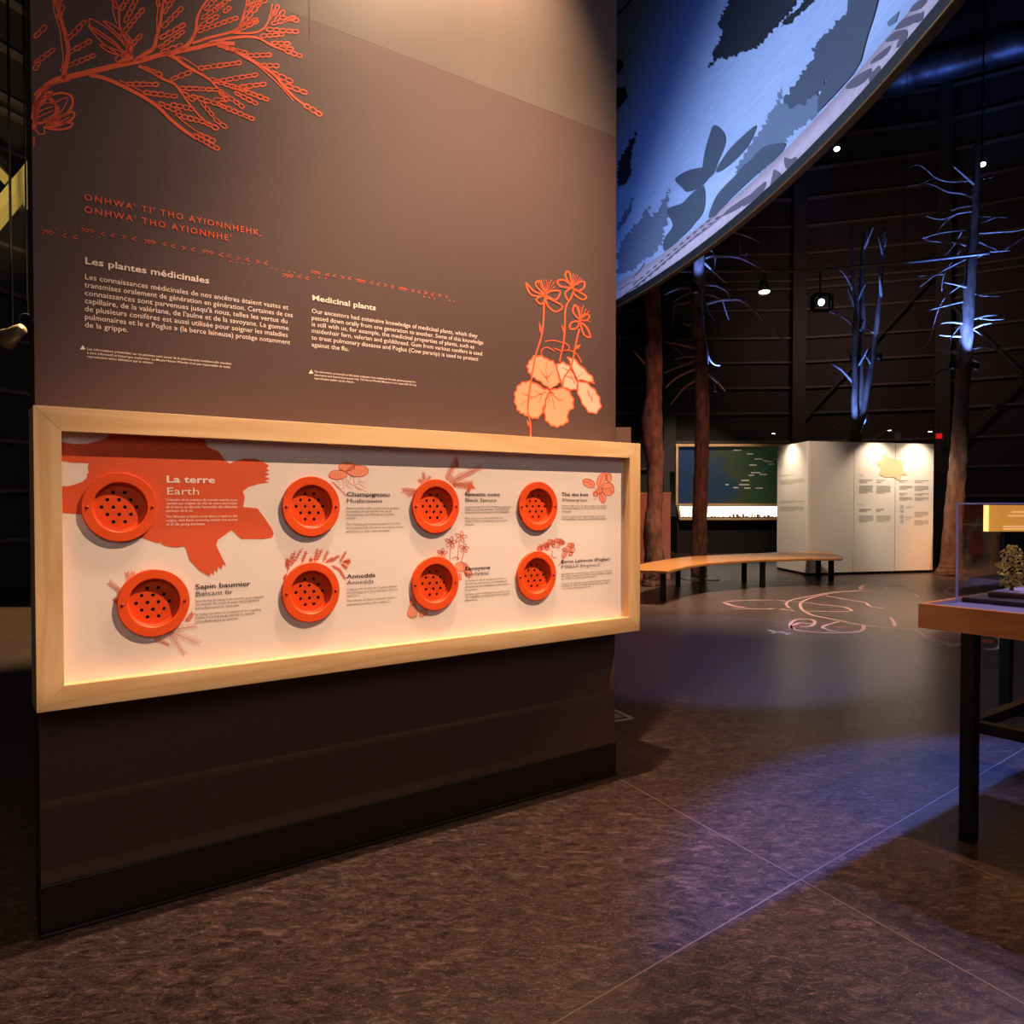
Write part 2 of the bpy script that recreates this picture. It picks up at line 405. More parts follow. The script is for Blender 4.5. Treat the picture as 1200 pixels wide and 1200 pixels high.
# weld seams in the linoleum
for i, (p, q) in enumerate((((560,1252),(1500,702)), ((690,893),(1260,1210)), ((1075,988),(1290,1080)))):
    a, b = at_z(*p), at_z(*q)
    structure(MB().bar(a+V((0,0,.0006)), b+V((0,0,.0006)), .005, .001).build('trim_%d' % (20+i), M_seam))

# ------------------------------------------------------------------ the brown information wall
TH = .9392; D = V((math.sin(TH), math.cos(TH), 0)); NN = V((math.cos(TH), -math.sin(TH), 0))
P0 = V((-1.3531, 2.2035, 0)); LW = 2.2612; EF = .136; REC = .036; ZB, ZT = .6804, 1.5122; OL, OR_ = .0161, .0222
RZ = math.atan2(D.y, D.x)
def wall_local(px, py, o):
    """photo pixel -> local (s, -o, z) on the plane o metres in front of the wall face"""
    p = at_plane(px, py, P0+NN*o, NN)
    return V(((p-P0).dot(D), -o, p.z))
WALL = empty('information_wall', P0, RZ, 'tall brown exhibit wall printed with orange plants and cream text', 'wall')
ZBAND = 2.9053
MB().box((0,0,.0),(LW,.16,ZBAND)).build('panel', M_wallb, WALL)
tag(MB().box((0,.0,ZBAND+.0005),(LW,.16,4.3)).build('upper_panel', M_wallt, WALL), 'plainer grey brown upper board')
sk = MB().box((-.004,-.006,.012),(LW+.004,.05,.148)).box((-.006,-.016,0),(LW+.006,.05,.012))
tag(sk.build('skirting', M_skirt, WALL, bevel=.003), 'black rubber skirting')
def MW(o): return lambda x, y: wall_local(x, y, o)
W0 = MW(.0008); W1 = MW(.0012); W2 = MW(.0016)

# lettering with Blender's own built-in font
FC = bpy.data.curves.new('type_setting', 'FONT'); FO = bpy.data.objects.new('type_setting', FC); COL.objects.link(FO)
def glyphs(s, bold=0.0, space=1.0, shear=0.0):
    FC.body = s; FC.size = 1; FC.offset = bold; FC.space_character = space; FC.shear = shear; FC.resolution_u = 2
    dg = bpy.context.evaluated_depsgraph_get(); dg.update()
    me = FO.evaluated_get(dg).to_mesh()
    vs = [V(v.co) for v in me.vertices]; fs = [tuple(p.vertices) for p in me.polygons]
    FO.evaluated_get(dg).to_mesh_clear()
    return vs, fs
CAP = max(v.y for v in glyphs('H')[0])
def set_line(mb, s, x0, y0, cap, o, x1=None, bold=0.0, space=1.0, sx=None):
    vs, fs = glyphs(s, bold, space)
    a = wall_local(x0, y0, o)
    dep = (P0+D*a.x+NN*o-CAMP).dot(V((0,1,0)))
    ch = cap*dep/F; k = ch/CAP
    wd = max(v.x for v in vs)
    if x1 is not None: sx = (wall_local(x1, y0, o).x-a.x)/wd
    elif sx is None: sx = k
    mb.add([(a.x+v.x*sx, a.y, a.z+v.y*k) for v in vs], fs)
    return sx
def paragraph(mb, lines, x0, cap, o, bold=0.0):
    for s, y, x1 in lines: set_line(mb, s, x0, y, cap, o, x1, bold)

m = MB()
set_line(m, "ONHWA' TI' THO AYIONNHEHK,", 98.3, 234, 7.4, .0012, 306, .004, 1.28)
set_line(m, "ONHWA' THO AYIONNHE'", 98.3, 248.6, 7.4, .0012, 270.5, .004, 1.28)
tag(m.build('title_lettering', M_or, WALL), 'orange spaced capital lettering')
m = MB()
set_line(m, "Les plantes médicinales", 99, 308.8, 7.6, .0012, 245, .018)
set_line(m, "Medicinal plants", 365.3, 351.6, 6.2, .0012, 440.4, .018)
m.build('heading_lettering', M_cream, WALL)
m = MB()
paragraph(m, [("Les connaissances médicinales de nos ancêtres étaient vastes et",326.9,337.6),
 ("transmises oralement de génération en génération. Certaines de ces",336.4,342.8),
 ("connaissances sont parvenues jusqu'à nous, telles les vertus du",345.8,336.5),
 ("capillaire, de la valériane, de l'aulne et de la savoyane. La gomme",355,338),
 ("de plusieurs conifères est aussi utilisée pour soigner les maladies",364.4,337),
 ("pulmonaires et le « Poglus » (la berce laineuse) protège notamment",373.9,340),
 ("de la grippe.",383.2,149.8)], 99, 6.2, .0012, .003)
paragraph(m, [("Our ancestors had extensive knowledge of medicinal plants, which they",366.5,559.4),
 ("passed down orally from one generation to another. Some of this knowledge",374.4,566.4),
 ("is still with us, for example, the medicinal properties of plants, such as",381.9,555.6),
 ("maidenhair fern, valerian and goldthread. Gum from various conifers is used",389.6,565),
 ("to treat pulmonary diseases and Poglus (Cow parsnip) is used to protect",397.6,560.4),
 ("against the flu.",406,408.6)], 365, 5.1, .0012, .003)
m.build('body_lettering', M_cream, WALL)
m = MB()
paragraph(m, [("Les informations présentées sur ce panneau sont issues de la pharmacopée traditionnelle wendate",410,271),
 ("à titre informatif et historique seulement. Le Musée Huron-Wendat n'est pas responsable de toute",414.5,269.7),
 ("reproduction et/ou utilisation par le visiteur.",418.8,180)], 101.8, 2.7, .0012, .006)
paragraph(m, [("The information presented on this panel originates from traditional Wendat pharmacopoeia for",436.4,487),
 ("informative and historical purposes only. The Huron-Wendat Museum is not responsible for any",440.3,488),
 ("reproduction and/or use by visitors.",444.3,415)], 368.2, 2.4, .0012, .006)
for x, y, s in ((97,404.3,5.2),(364.6,433,4.8)): m.fill([[(x-s*.6,y+s),(x+s*.6,y+s),(x,y)]], W1)
m.build('notice_lettering', M_cream, WALL)

m = MB()
m.ribbon([(362.6,-30),(362.8,18),(363,46)], [1.0,1.0,.3], W1)
for x, y in ((401,60),(452,70),(504,114),(506,140),(425,128)): m.fill([[(x+.9*math.cos(k),y+.9*math.sin(k)) for k in range(6)]], W1)
tag(m.build('board_seam', M_wallgap, WALL), 'dark seam and small screw marks')
# little arrow band
m = MB()
def arrow(x, y, d, s=1.0):
    a, b = 2.7*s, 2.3*s
    m.ribbon([(x-d*a,y-b),(x+d*a,y+.15),(x-d*a,y+b)], 1.0*s, W1)
for (xa, xb, y, y2, s) in ((52,61,271.2,272.4,1),(98,108,269,270.6,1),(171.5,180.5,282.6,284,1),(239,248.5,294.6,296.1,.9),(333.6,342,322.2,323.4,.85),(366.6,374,318.4,319.8,.8),(419.4,427,328.3,329.8,.8),(469,475.5,337.4,338.8,.75)):
    for i in range(3): arrow(xa+(xb-xa)*i/2, y+(y2-y)*i/2, 1, s*.9)
for x, y, d in ((75.3,275.9,-1),(87.4,277.7,-1),(120.7,274,-1),(132,275.9,-1),(145.4,277.7,1),(156.8,279.8,-1),(193,286,-1),(202.7,288.3,-1),(215.5,290.7,1),(226,292.4,-1),(259,298.5,-1),(268,300.2,-1),(279.5,302.5,1),(289.6,304.2,-1),(302.3,306.7,1),(311,308,-1),(350.8,324.4,-1),(359.5,326,-1),(383.7,321.8,-1),(392,323.4,-1),(401.5,325,1),(409.4,326,-1),(435.5,331.3,-1),(443,333,-1),(451.8,334.2,1),(459.7,336,-1),(483.8,340.4,-1),(491,342,-1),(499,343,1),(506.4,345,-1),(515.8,346,1),(523,347.5,-1)):
    arrow(x, y, d, 1-.35*(x-50)/470)
for x, y in ((48.5,265.5),(58,267.3),(66,268.5),(76,270.3),(108,277),(117,278.2),(270,306),(277,307),(284,308.4),(291,309.4),(318,314),(324,315.4),(332,317),(339,318.3),(345,319.4),(374,325),(382,325.8),(497,347.5),(503,348.6),(509,349.6),(527,352),(532,353.2)):
    m.fill([[(x-.8,y-.5),(x+.8,y-.3),(x+.8,y+.6),(x-.8,y+.4)]], W1)
tag(m.build('arrow_print', M_or, WALL), 'band of small orange arrows')

# cedar branch print
def outline(mb, pts, wd, M, sub=3):
    P = smooth_path([V((p[0],p[1],0)) for p in pts], sub, True); mb.ribbon([(p.x,p.y) for p in P], wd, M, True)
    return [(p.x,p.y) for p in P]
def chain(mb, a, b, M, w=1.15, r=3.4, bend=0.0, n=None):
    a = V((a[0],a[1])); b = V((b[0],b[1])); d = b-a; L = d.length; n = n or max(2, int(L/7.0)); t = d/L; q = V((-t.y,t.x))
    for i in range(n):
        u0, u1 = i/n, (i+1.12)/n
        c0 = a+d*u0+q*bend*math.sin(math.pi*u0); c1 = a+d*min(u1,1.0)+q*bend*math.sin(math.pi*min(u1,1.0))
        mid = (c0+c1)/2; hl = (c1-c0)/2; rr = r*(1-.35*abs(u0-.4))*random.uniform(.85,1.15)
        e = hl.normalized(); p = V((-e.y,e.x))
        loop = [mid+hl*math.cos(k*math.pi/5)+p*rr*.66*math.sin(k*math.pi/5)*(1.15 if k < 5 else .9) for k in range(10)]
        mb.ribbon([(v.x,v.y) for v in loop], w*random.uniform(1.0,1.5), M, True)
def stem(mb, pts, w0, w1, M, sub=4):
    P = smooth_path([V((p[0],p[1],0)) for p in pts], sub); n = len(P)
    mb.ribbon([(p.x,p.y) for p in P], [w0+(w1-w0)*i/(n-1) for i in range(n)], M)
m = MB()
stem(m, [(40,140),(44,120),(52,104),(66,94),(90,88),(115,82),(140,76),(165,71),(185,65),(205,61),(230,56),(252,51),(275,51)], 8, 4.5, W0)
stem(m, [(40,152),(43,128),(50,110),(62,99),(82,94)], 5, 1.5, W0)
stem(m, [(40,112),(47,104),(60,99)], 2.2, 1.6, W0)
stem(m, [(74,92),(77,78),(80,60),(77,42),(73,28),(69,14),(63,-4)], 6, 3.2, W0)
stem(m, [(71,84),(74,70),(72,50),(70,35),(64,15),(62,-2)], 1.6, 1.3, W0)
for a, b in (((79,77),(112,64)),((80,62),(107,47)),((79,46),(100,24)),((66,8),(72,-4)),((68,22),(74,6)),((40,74),(64,57)),((40,82),(46,72)),((40,44),(54,30))): chain(m, a, b, W0, 1.3, 4.2)
# seed bud on the branch
for L in ([(146,68),(120,50),(106,34),(104,30),(112,34),(126,43),(140,55)], [(148,62),(128,48),(108,34),(105,22),(118,28),(134,40),(148,56)], [(150,60),(140,42),(122,26),(124,25),(138,33),(150,48)], [(146,66),(128,61),(116,52),(130,56),(142,61)], [(152,66),(156,52),(150,42),(142,36),(150,54)], [(134,70),(146,74),(156,70),(152,62),(142,64)]):
    P = smooth_path([V((p[0],p[1],0)) for p in L], 3, True); m.ribbon([(p.x,p.y) for p in P], 1.5, W0, True)
m.fill([[(146,66),(148,52),(151,44),(155,56),(154,66),(158,72),(144,74),(138,72)]], W0)
stem(m, [(143,42),(140,28),(139,12),(134,-4)], 2.6, 2.2, W0); stem(m, [(132,2),(133,16),(137,28)], 1.6, 1.4, W0)
for a, b in (((145,38),(168,10)),((146,26),(160,-2)),((137,10),(131,-5)),((141,12),(150,-4)),((153,54),(166,40))): chain(m, a, b, W0, 1.4, 4)
stem(m, [(160,70),(172,62),(180,56),(184,42),(188,26),(190,10),(193,-4)], 5.5, 2.4, W0)
stem(m, [(176,58),(186,54),(198,52)], 2, 1.3, W0); stem(m, [(184,38),(184,20),(186,4)], 1.6, 1.3, W0)
for a, b in (((186,56),(216,36)),((187,45),(217,28)),((190,32),(214,8)),((192,16),(204,-5)),((195,4),(200,-8)),((188,62),(214,52)),((186,8),(183,-6))): chain(m, a, b, W0, 1.4, 4)
stem(m, [(212,59),(222,50),(229,38),(231,22),(236,10),(246,-4)], 5, 2, W0); stem(m, [(226,48),(232,34),(236,26)], 1.5, 1.2, W0)
for a, b in (((231,37),(279,20)),((235,30),(256,18)),((236,22),(262,4)),((240,12),(254,-4)),((252,10),(272,-4)),((262,14),(270,8))): chain(m, a, b, W0, 1.3, 4)
stem(m, [(225,51),(245,44),(262,40),(278,34),(284,22),(288,8),(290,-4)], 3.4, 2, W0)
for a, b in (((284,27),(306,2)),((280,30),(302,22)),((288,14),(297,-4)),((291,6),(313,0)),((275,36),(303,24))): chain(m, a, b, W0, 1.25, 3.8)
stem(m, [(270,38),(290,39),(305,36),(313,28),(317,16),(319,4)], 2.6, 1.6, W0); stem(m, [(314,26),(322,14),(323,6)], 1.4, 1.2, W0)
for a, b in (((312,34),(350,37)),((318,28),(346,20)),((322,25),(333,12)),((328,20),(350,24)),((320,18),(326,6))): chain(m, a, b, W0, 1.2, 3.6)
stem(m, [(245,50),(268,45),(290,43),(304,45),(318,53),(335,60)], 4, 1.8, W0)
for a, b in (((305,42),(333,40)),((318,50),(340,51)),((334,59),(354,66)),((326,56),(344,57))): chain(m, a, b, W0, 1.2, 3.6)
stem(m, [(255,53),(272,58),(290,68),(308,78),(322,88),(332,100),(344,113),(358,124)], 4.6, 2.2, W0)
stem(m, [(300,75),(312,85),(328,100),(344,118)], 1.4, 1.2, W0)
for a, b in (((290,65),(318,64)),((305,76),(327,77)),((318,84),(343,96)),((334,99),(360,109)),((356,122),(377,135)),((262,55),(290,62))): chain(m, a, b, W0, 1.25, 3.8)
stem(m, [(196,63),(206,68),(216,76),(230,84),(244,92),(254,102),(262,112)], 5, 1.6, W0); stem(m, [(208,66),(218,70),(230,78),(238,84)], 1.4, 1.2, W0)
for a, b in (((232,80),(283,73)),((250,96),(302,87)),((262,98),(290,106)),((272,103),(312,98)),((280,104),(315,117)),((275,108),(302,122)),((256,105),(286,126)),((246,92),(262,98)),((256,106),(268,118))): chain(m, a, b, W0, 1.2, 3.7)
stem(m, [(162,77),(178,85),(192,93),(204,98),(212,108),(222,122),(234,136),(246,146)], 3.6, 1.8, W0)
for a, b in (((200,93),(224,84)),((168,79),(190,88)),((210,103),(256,105)),((224,112),(262,124)),((258,123),(298,140)),((236,119),(250,136)),((250,138),(266,150)),((240,143),(256,151)),((213,108),(228,118)),((250,117),(268,116))): chain(m, a, b, W0, 1.2, 3.7)
stem(m, [(105,88),(120,91),(138,98),(156,107),(172,116),(186,126),(198,138),(212,150),(228,161)], 4.6, 3.6, W0)
stem(m, [(140,94),(160,104),(176,112)], 1.4, 1.2, W0); stem(m, [(205,134),(222,148),(240,160)], 1.5, 1.2, W0)
for a, b in (((148,98),(186,99)),((168,108),(208,113)),((186,120),(212,132)),((200,122),(228,128)),((206,134),(240,143)),((226,158),(257,175)),((232,156),(252,166))): chain(m, a, b, W0, 1.25, 3.9)
# cone at the left edge
for L, wd in (([(41,122),(50,113),(61,117),(66,128),(61,139),(49,144),(41,142)],3.0),([(57,115),(69,109),(83,112),(85,123),(78,133),(67,137),(68,126)],2.8),([(55,145),(70,138),(85,131),(86,138),(74,145),(60,149)],2.6),([(52,149),(66,145),(85,144),(80,150),(66,152)],2.4),([(40,126),(44,118),(52,110),(62,109)],3.2)):
    outline(m, L, wd, W0)
for L in ([(44,127),(52,121),(60,121)],[(44,132),(52,128),(62,125)],[(45,137),(54,133),(63,129)],[(50,141),(57,138),(63,134)],[(70,133),(75,126),(80,116)],[(66,120),(72,116),(80,114)],[(64,144),(72,142),(82,137)]): stem(m, L, 1.6, 1.0, W0, 3)
m.fill([[(58,138),(68,134),(74,137),(60,147),(52,148)]], W0)
stem(m, [(40,150),(46,157),(52,156),(51,148)], 1.8, 1.5, W0); stem(m, [(40,160),(39.5,172)], 2, 1.2, W0)
tag(m.build('cedar_print', M_or, WALL), 'orange line drawing of a cedar branch')

# goldthread flower print
K = lambda pts: scl(pts, 590, 310, 5.714)
m = MB(); mf = MB(); mf2 = MB(); mv = MB(); mg = MB()
petals = [[(275,205),(215,210),(175,190),(150,120),(200,175),(250,195)],[(275,195),(228,155),(215,122),(242,112),(264,150)],[(280,200),(330,175),(382,182),(352,235),(300,215)],[(285,225),(340,245),(398,282),(350,316),(300,280)],[(270,210),(218,232),(252,265),(277,240)],
 [(450,135),(415,80),(425,45),(445,60),(457,130)],[(445,152),(380,145),(362,110),(402,103),(442,130)],[(452,160),(412,192),(440,242),(470,172)],[(465,152),(500,122),(542,115),(535,160),(490,175)],[(470,165),(510,185),(556,215),(530,235),(478,202)],
 [(508,365),(465,315),(480,268),(502,310)],[(520,370),(540,332),(576,342),(560,372)],[(505,382),(455,388),(446,430),(490,425)],[(518,390),(560,425),(582,486),(538,468)]]
for p in petals: outline(m, K(p), 1.9, W2)
for p in ([(280,515),(330,508),(420,530),(440,565),(390,577),(340,560)],[(256,612),(255,575),(292,553),(345,582)],[(380,582),(440,575),(492,600),(522,655)]):
    stem(m, K(p), 1.1, 1.1, W2)
for c, tips in (((278,195),((230,120),(252,105),(270,110),(287,104),(300,118),(320,105),(345,112),(340,150))),((460,140),((465,65),(478,72),(495,75),(512,90),(525,98),(505,135))),((512,370),((505,280),(522,290),(535,278),(552,300),(572,312),(565,330),(578,380)))):
    for t in tips:
        stem(m, K([c, ((c[0]+t[0])/2+3,(c[1]+t[1])/2), t]), .5, .5, W2)
        q = K([t])[0]; m.fill([[(q[0]-.6,q[1]-.6),(q[0]+.6,q[1]-.6),(q[0]+.6,q[1]+.6),(q[0]-.6,q[1]+.6)]], W2)
for c in ((278,200),(458,148),(512,376)):
    q = K([c])[0]; m.fill([[(q[0]+1.6*math.cos(k),q[1]+1.6*math.sin(k)) for k in (0,1,2,3,4,5)]], W2)
for s in ([(272,255),(266,400),(250,500),(215,610),(190,750),(168,900),(165,1000),(180,1060),(182,1155)],[(440,240),(415,300),(410,450),(395,560),(375,650)],[(508,430),(487,520),(468,620),(450,690),(405,760),(398,825)]): stem(m, K(s), 1.9, 1.7, W2)
for s in ([(238,385),(252,410),(255,465),(240,440)],[(388,400),(402,420),(404,455),(392,430)],[(480,565),(490,540),(520,535),(500,565)],[(155,1040),(180,1060),(178,1085),(160,1075)]): m.fill([K(s)], W2)
def scallop(pts, amp, n):
    P = smooth_path([V((p[0],p[1],0)) for p in pts], n, True); out = []
    for i, p in enumerate(P):
        t = P[(i+1)%len(P)]-P[i-1]; q = V((-t.y,t.x,0)).normalized(); out.append(p+q*amp*(1 if i%2 else -1))
    return [(p.x,p.y) for p in smooth_path(out, 2, True)]
for j, L in enumerate(([(205,615),(255,612),(290,632),(330,648),(355,680),(370,740),(385,780),(350,810),(315,832),(270,800),(225,770),(190,750),(170,720),(160,680),(175,650)],
 [(310,840),(270,830),(200,785),(150,785),(110,800),(85,840),(75,890),(85,950),(105,985),(130,1000),(170,1015),(210,1030),(245,1015),(268,960),(285,900),(300,870)],
 [(320,840),(400,825),(440,850),(465,900),(465,960),(430,990),(430,1050),(400,1070),(360,1085),(320,1075),(285,1040),(275,980),(285,910),(300,870)],
 [(360,670),(400,655),(440,680),(470,740),(495,790),(490,835),(450,835),(400,820),(375,760),(358,700)],
 [(430,620),(480,640),(540,700),(590,750),(605,795),(560,780),(490,768),(462,690)],
 [(500,785),(560,795),(610,840),(640,890),(650,950),(620,995),(570,985),(530,930),(500,860)])):
    P = scallop(L, 4.5, 2); (mf if j < 3 else mf2).fill([K(P)], W0); m.ribbon(K(P), 1.5, W1, True)
for s in ([(300,790),(285,720),(290,650)],[(290,765),(250,710)],[(290,765),(335,710)],[(285,850),(200,890),(110,940)],[(200,890),(120,860)],[(250,868),(205,845)],[(262,860),(235,930)],[(315,860),(300,930)],[(318,850),(345,970)],[(325,850),(360,900),(410,910)],[(480,800),(440,720),(400,690)],[(460,760),(400,740)],[(490,760),(540,720)],[(600,920),(560,840)],[(590,900),(600,860)],[(575,880),(570,840)]): stem(mv, K(s), .8, .4, W2, 3)
for s in ([(318,835),(350,815),(388,800)],[(310,838),(260,812),(195,772)],[(500,782),(530,772),(600,805)],[(492,770),(470,720),(450,690)]): stem(mg, K(s), 1.4, .8, W1, 3)
tag(m.build('flower_outline_print', M_or, WALL), 'orange flower stems and outlines')
tag(mf.build('leaf_print', M_salm, WALL), 'salmon scalloped leaves'); tag(mf2.build('pale_leaf_print', M_salm2, WALL), 'paler scalloped leaves')
mv.build('leaf_vein_print', M_dkvein, WALL); mg.build('leaf_gap_print', M_wallgap, WALL)

# ------------------------------------------------------------------ the framed panel
PANEL = empty('framed_panel', P0+NN*.068+V((0,0,ZB)), RZ, 'long pale panel in an ash wood frame on the brown wall', 'panel')
PINV = PANEL.matrix_basis.inverted(); WM = WALL.matrix_basis
def to_panel(s, o, z): return V((s, -(o-.068), z-ZB))
FW = .066; s0, s1 = -OL, LW+OR_
def rail(poly, name, mt):
    """mitred frame member, poly in (s, z), from the wall out to the front"""
    n = len(poly); vs = [to_panel(s, o, z) for o in (.001, EF) for s, z in poly]
    MB().add(vs, [tuple(range(n-1,-1,-1)), tuple(range(n,2*n))]+[(i,(i+1)%n,n+(i+1)%n,n+i) for i in range(n)]).build(name, mt, PANEL, bevel=.0008)
g = .0004
rail([(s0,ZT),(s1,ZT),(s1-FW,ZT-FW),(s0+FW,ZT-FW)], 'frame_rail', M_ashx)
rail([(s0,ZB),(s0+FW,ZB+FW),(s1-FW,ZB+FW),(s1,ZB)], 'frame_rail', M_ashx)
rail([(s0,ZB+g),(s0,ZT-g),(s0+FW,ZT-FW-g),(s0+FW,ZB+FW+g)], 'frame_stile', M_ashz)
rail([(s1,ZB+g),(s1-FW,ZB+FW+g),(s1-FW,ZT-FW-g),(s1,ZT-g)], 'frame_stile', M_ashz)
OP = EF-REC
ports_px = [(141.2,594.3),(181,706.5),(365.5,593.5),(365.3,694),(511.6,593.3),(511,683.7),(631.5,593.3),(629.8,674.7)]
PFL = .0115
port_sz = []
for x, y in ports_px:
    a = wall_local(x, y, OP+PFL); port_sz.append((a.x, a.z))
# board with a round opening for every port
def circ(cx, cz, r, n=40): return [(cx+r*math.cos(2*math.pi*k/n), cz+r*math.sin(2*math.pi*k/n)) for k in range(n)]
bi = (s0+FW-.003, ZB+FW-.003, s1-FW+.003, ZT-FW+.003)
loops = [[(bi[0],bi[1]),(bi[2],bi[1]),(bi[2],bi[3]),(bi[0],bi[3])]]+[circ(s, z, .074) for s, z in port_sz]
mb = MB(); mb.fill(loops, lambda s, z: to_panel(s, OP, z)); mb.fill(loops, lambda s, z: to_panel(s, OP-.012, z))
for L in loops:
    n = len(L); mb.add([to_panel(s, OP, z) for s, z in L]+[to_panel(s, OP-.012, z) for s, z in L], [(i,(i+1)%n,n+(i+1)%n,n+i) for i in range(n)])
tag(mb.build('face_board', M_board, PANEL), 'pale pink printed board')
def PM(o):
    def f(x, y):
        a = wall_local(x, y, o); return to_panel(a.x, o, a.z)
    return f
Q0, Q1, Q2 = PM(OP+.0006), PM(OP+.001), PM(OP+.0014)
class ClipPanel: pass
def clip_poly(poly, fn_list):
    for f in fn_list:
        out = []
        for i in range(len(poly)):
            a, b = poly[i-1], poly[i]; fa, fb = f(a), f(b)
            if (fa >= 0) != (fb >= 0):
                t = fa/(fa-fb); out.append((a[0]+(b[0]-a[0])*t, a[1]+(b[1]-a[1])*t))
            if fb >= 0: out.append(b)
        poly = out
    return poly
turtle = scl([(300,10),(790,10),(785,50),(800,92),(815,128),(870,150),(905,195),(930,215),(955,202),(1000,190),(1060,188),(1100,203),(1135,225),(1120,240),(1137,250),(1116,260),(1137,270),(1113,282),(1138,294),(1113,304),(1138,312),(1080,320),(1030,335),(998,358),(1008,390),(1000,440),(1075,448),(1110,495),(1150,555),(1160,578),(1150,600),(1100,607),(990,607),(940,560),(905,585),(868,612),(860,640),(888,700),(913,748),(893,738),(888,765),(868,750),(866,780),(848,765),(848,796),(832,782),(825,802),(770,770),(720,715),(700,650),(682,645),(660,652),(620,648),(585,640),(568,624),(550,628),(470,600),(380,560),(300,545),(160,480),(100,475),(0,468),(0,330),(40,334),(100,330),(160,310),(185,290),(186,268),(196,262),(190,240),(195,212),(110,210),(0,190),(0,92),(50,100),(110,112),(180,112),(250,95),(290,80),(300,62)], 60, 495, 4.444)
tl = [(a.x, a.z) for a in (wall_local(x, y, OP+.0006) for x, y in turtle)]
tl = clip_poly(tl, [lambda p: p[0]-(s0+FW+.0005), lambda p: (ZT-FW-.0005)-p[1]])
holes = [circ(s, z, .076) for s, z in port_sz[:1]]
mb = MB().fill([tl]+holes, lambda s, z: to_panel(s, OP+.0006, z))
tag(mb.build('turtle_print', M_or2, PANEL), 'orange turtle silhouette')

def texts(items, mt, name, o=OP+.0019):
    mb = MB()
    for s, x, y, cap, x1, b in items:
        n0 = len(mb.v); set_line(mb, s, x, y, cap, o, x1, b)
        for i in range(n0, len(mb.v)): v = mb.v[i]; mb.v[i] = to_panel(v.x, -v.y, v.z)
    return mb.build(name, mt, PANEL)
texts([("La terre",194.5,565.3,7.9,252,.022),("Earth",194.5,579.4,8.2,233.2,.002)]+
 [(s,194.5,y,2.9,x,.006) for s,y,x in (("L'histoire de la création du monde wendat nous",587,278),("ramène aux origines du rôle de notre nourricière",591.2,278),("de la terre ou découle l'ensemble des éléments",595.5,278),("porteurs de la vie.",599.8,226.5),("The Wendat creation story takes us back to the",606.8,278),("origins, with Earth nurturing realises the source",611.3,278),("of all life giving elements.",615.9,240.5))], M_cream, 'cream_lettering')
heads = [("Sapin baumier",228.9,690.4,5.7,293.8),("Champignons",406,581.5,4.9,457.2),("Annedda",406.4,678,5,440),("Épinette noire",544.8,581.2,4.4,586),("Savoyane",544.8,668.6,4.4,574.4),("Thé des bois",658.3,581.2,4.0,689.6),("Berce Laineuse (Poglus)",657.7,660,3.9,714.6)]
for s,x,y,c,x1 in heads: texts([(s,x,y,c,x1,.011)], M_black, 'plant_name_lettering')
heads = [("Balsam fir",228.9,698.8,5.5,273.2),("Mushrooms",406,588.9,4.6,447.8),("Annedda",406.4,685.2,4.7,438),("Black Spruce",544.8,587.9,4.2,581.9),("Savoyana",544.8,674.9,4.2,573),("Wintergreen",658.3,587.7,3.8,687.8),("POGLUS (Hogweed)",657.7,666.1,3.7,702.9)]
for s,x,y,c,x1 in heads: texts([(s,x,y,c,x1,-.002)], M_black, 'thin_name_lettering')
small = []
for x0, cap, rows in (
 (228.9,2.9,(("Sous forme de tisane il est reconnu pour expulser",706,310),("les toxines du corps et pour ses propriétés",709.8,304),("anti-inflammatoires naturelles.",714.2,281),("In herbal tea form, it is renowned for expelling",721.6,306),("toxins from the body and for its natural",725.5,298),("anti-inflammatory properties.",729.9,279.6))),
 (406,2.5,(("Reconnus pour aider à renforcer le système",596.6,467.3),("immunitaire et son équilibre en cas de",600.3,459),("surstimulation. Les Wendat les cueillent",604.2,461.6),("en forêt.",608.2,417.4),("The Wendat gather them in the forest, as they",615.6,469.4),("are known to help strengthen the immune system",619.7,473),("and balance it when over-stimulated.",623.8,457))),
 (406.4,2.5,(("L'infusion des feuilles de Thuya occidental",692.1,464.8),("est reconnue pour ses propriétés riches en",695.7,466),("vitamine C.",699.8,422),("The infusion of thuja occidentalis leaves is",705.4,465),("well known for being rich in vitamin C.",709.7,457.4))),
 (544.8,2.2,(("La poix et la gomme sont utilisées en application",594.8,598.8),("externe sous forme de baume médicinal ou de",598,596.5),("cataplasme pour les blessures et les infections.",601.2,597.3),("Pitch and gum are used externally as a",608.3,589),("medicinal balm or poultice for wounds and",611.6,593.8),("infections.",615.4,556))),
 (544.8,2.2,(("Ses feuilles, sa tige et ses racines séchées et",681.7,593),("des infusions sont bonnes pour la bouche et",685.2,593.8),("guérissent des ulcères buccaux et l'inflammation",688.8,596),("des gencives.",692.3,560),("Its leaves, stem and rhizomes are used in a tea",697.6,597.5),("that is good for treating mouth ulcers and gum",700.8,597.3),("inflammation.",704.5,559.6))),
 (658.3,2.0,(("Utilisé en tisane pour les maux de tête et les douleurs,",593.6,712),("les maux de gorge et la fièvre et pour ses vertus",596.5,709.7),("antiseptiques.",600,670),("Used as a herbal tea for inflammation, sore throats",606.2,708.8),("and headaches, it also relieves muscular cramps.",609.2,710.6))),
 (657.7,2.0,(("Anciennement reconnue pour soigner la toux et la fièvre",673.6,716.9),("de la grippe espagnole en 1918, sa racine bouillie et broyée",676.4,717.2),("est utilisée en tisane contre la grippe.",679.3,699),("Historically used for treating the Spanish influenza",685.2,715.5),("in 1918, its root is boiled and ground into a tea",688,713.4),("used to treat and to prevent the flu.",691,692.4)))):
    small += [(s,x0,y,cap,x1,.003) for s,y,x1 in rows]
texts(small, M_grey, 'small_lettering')

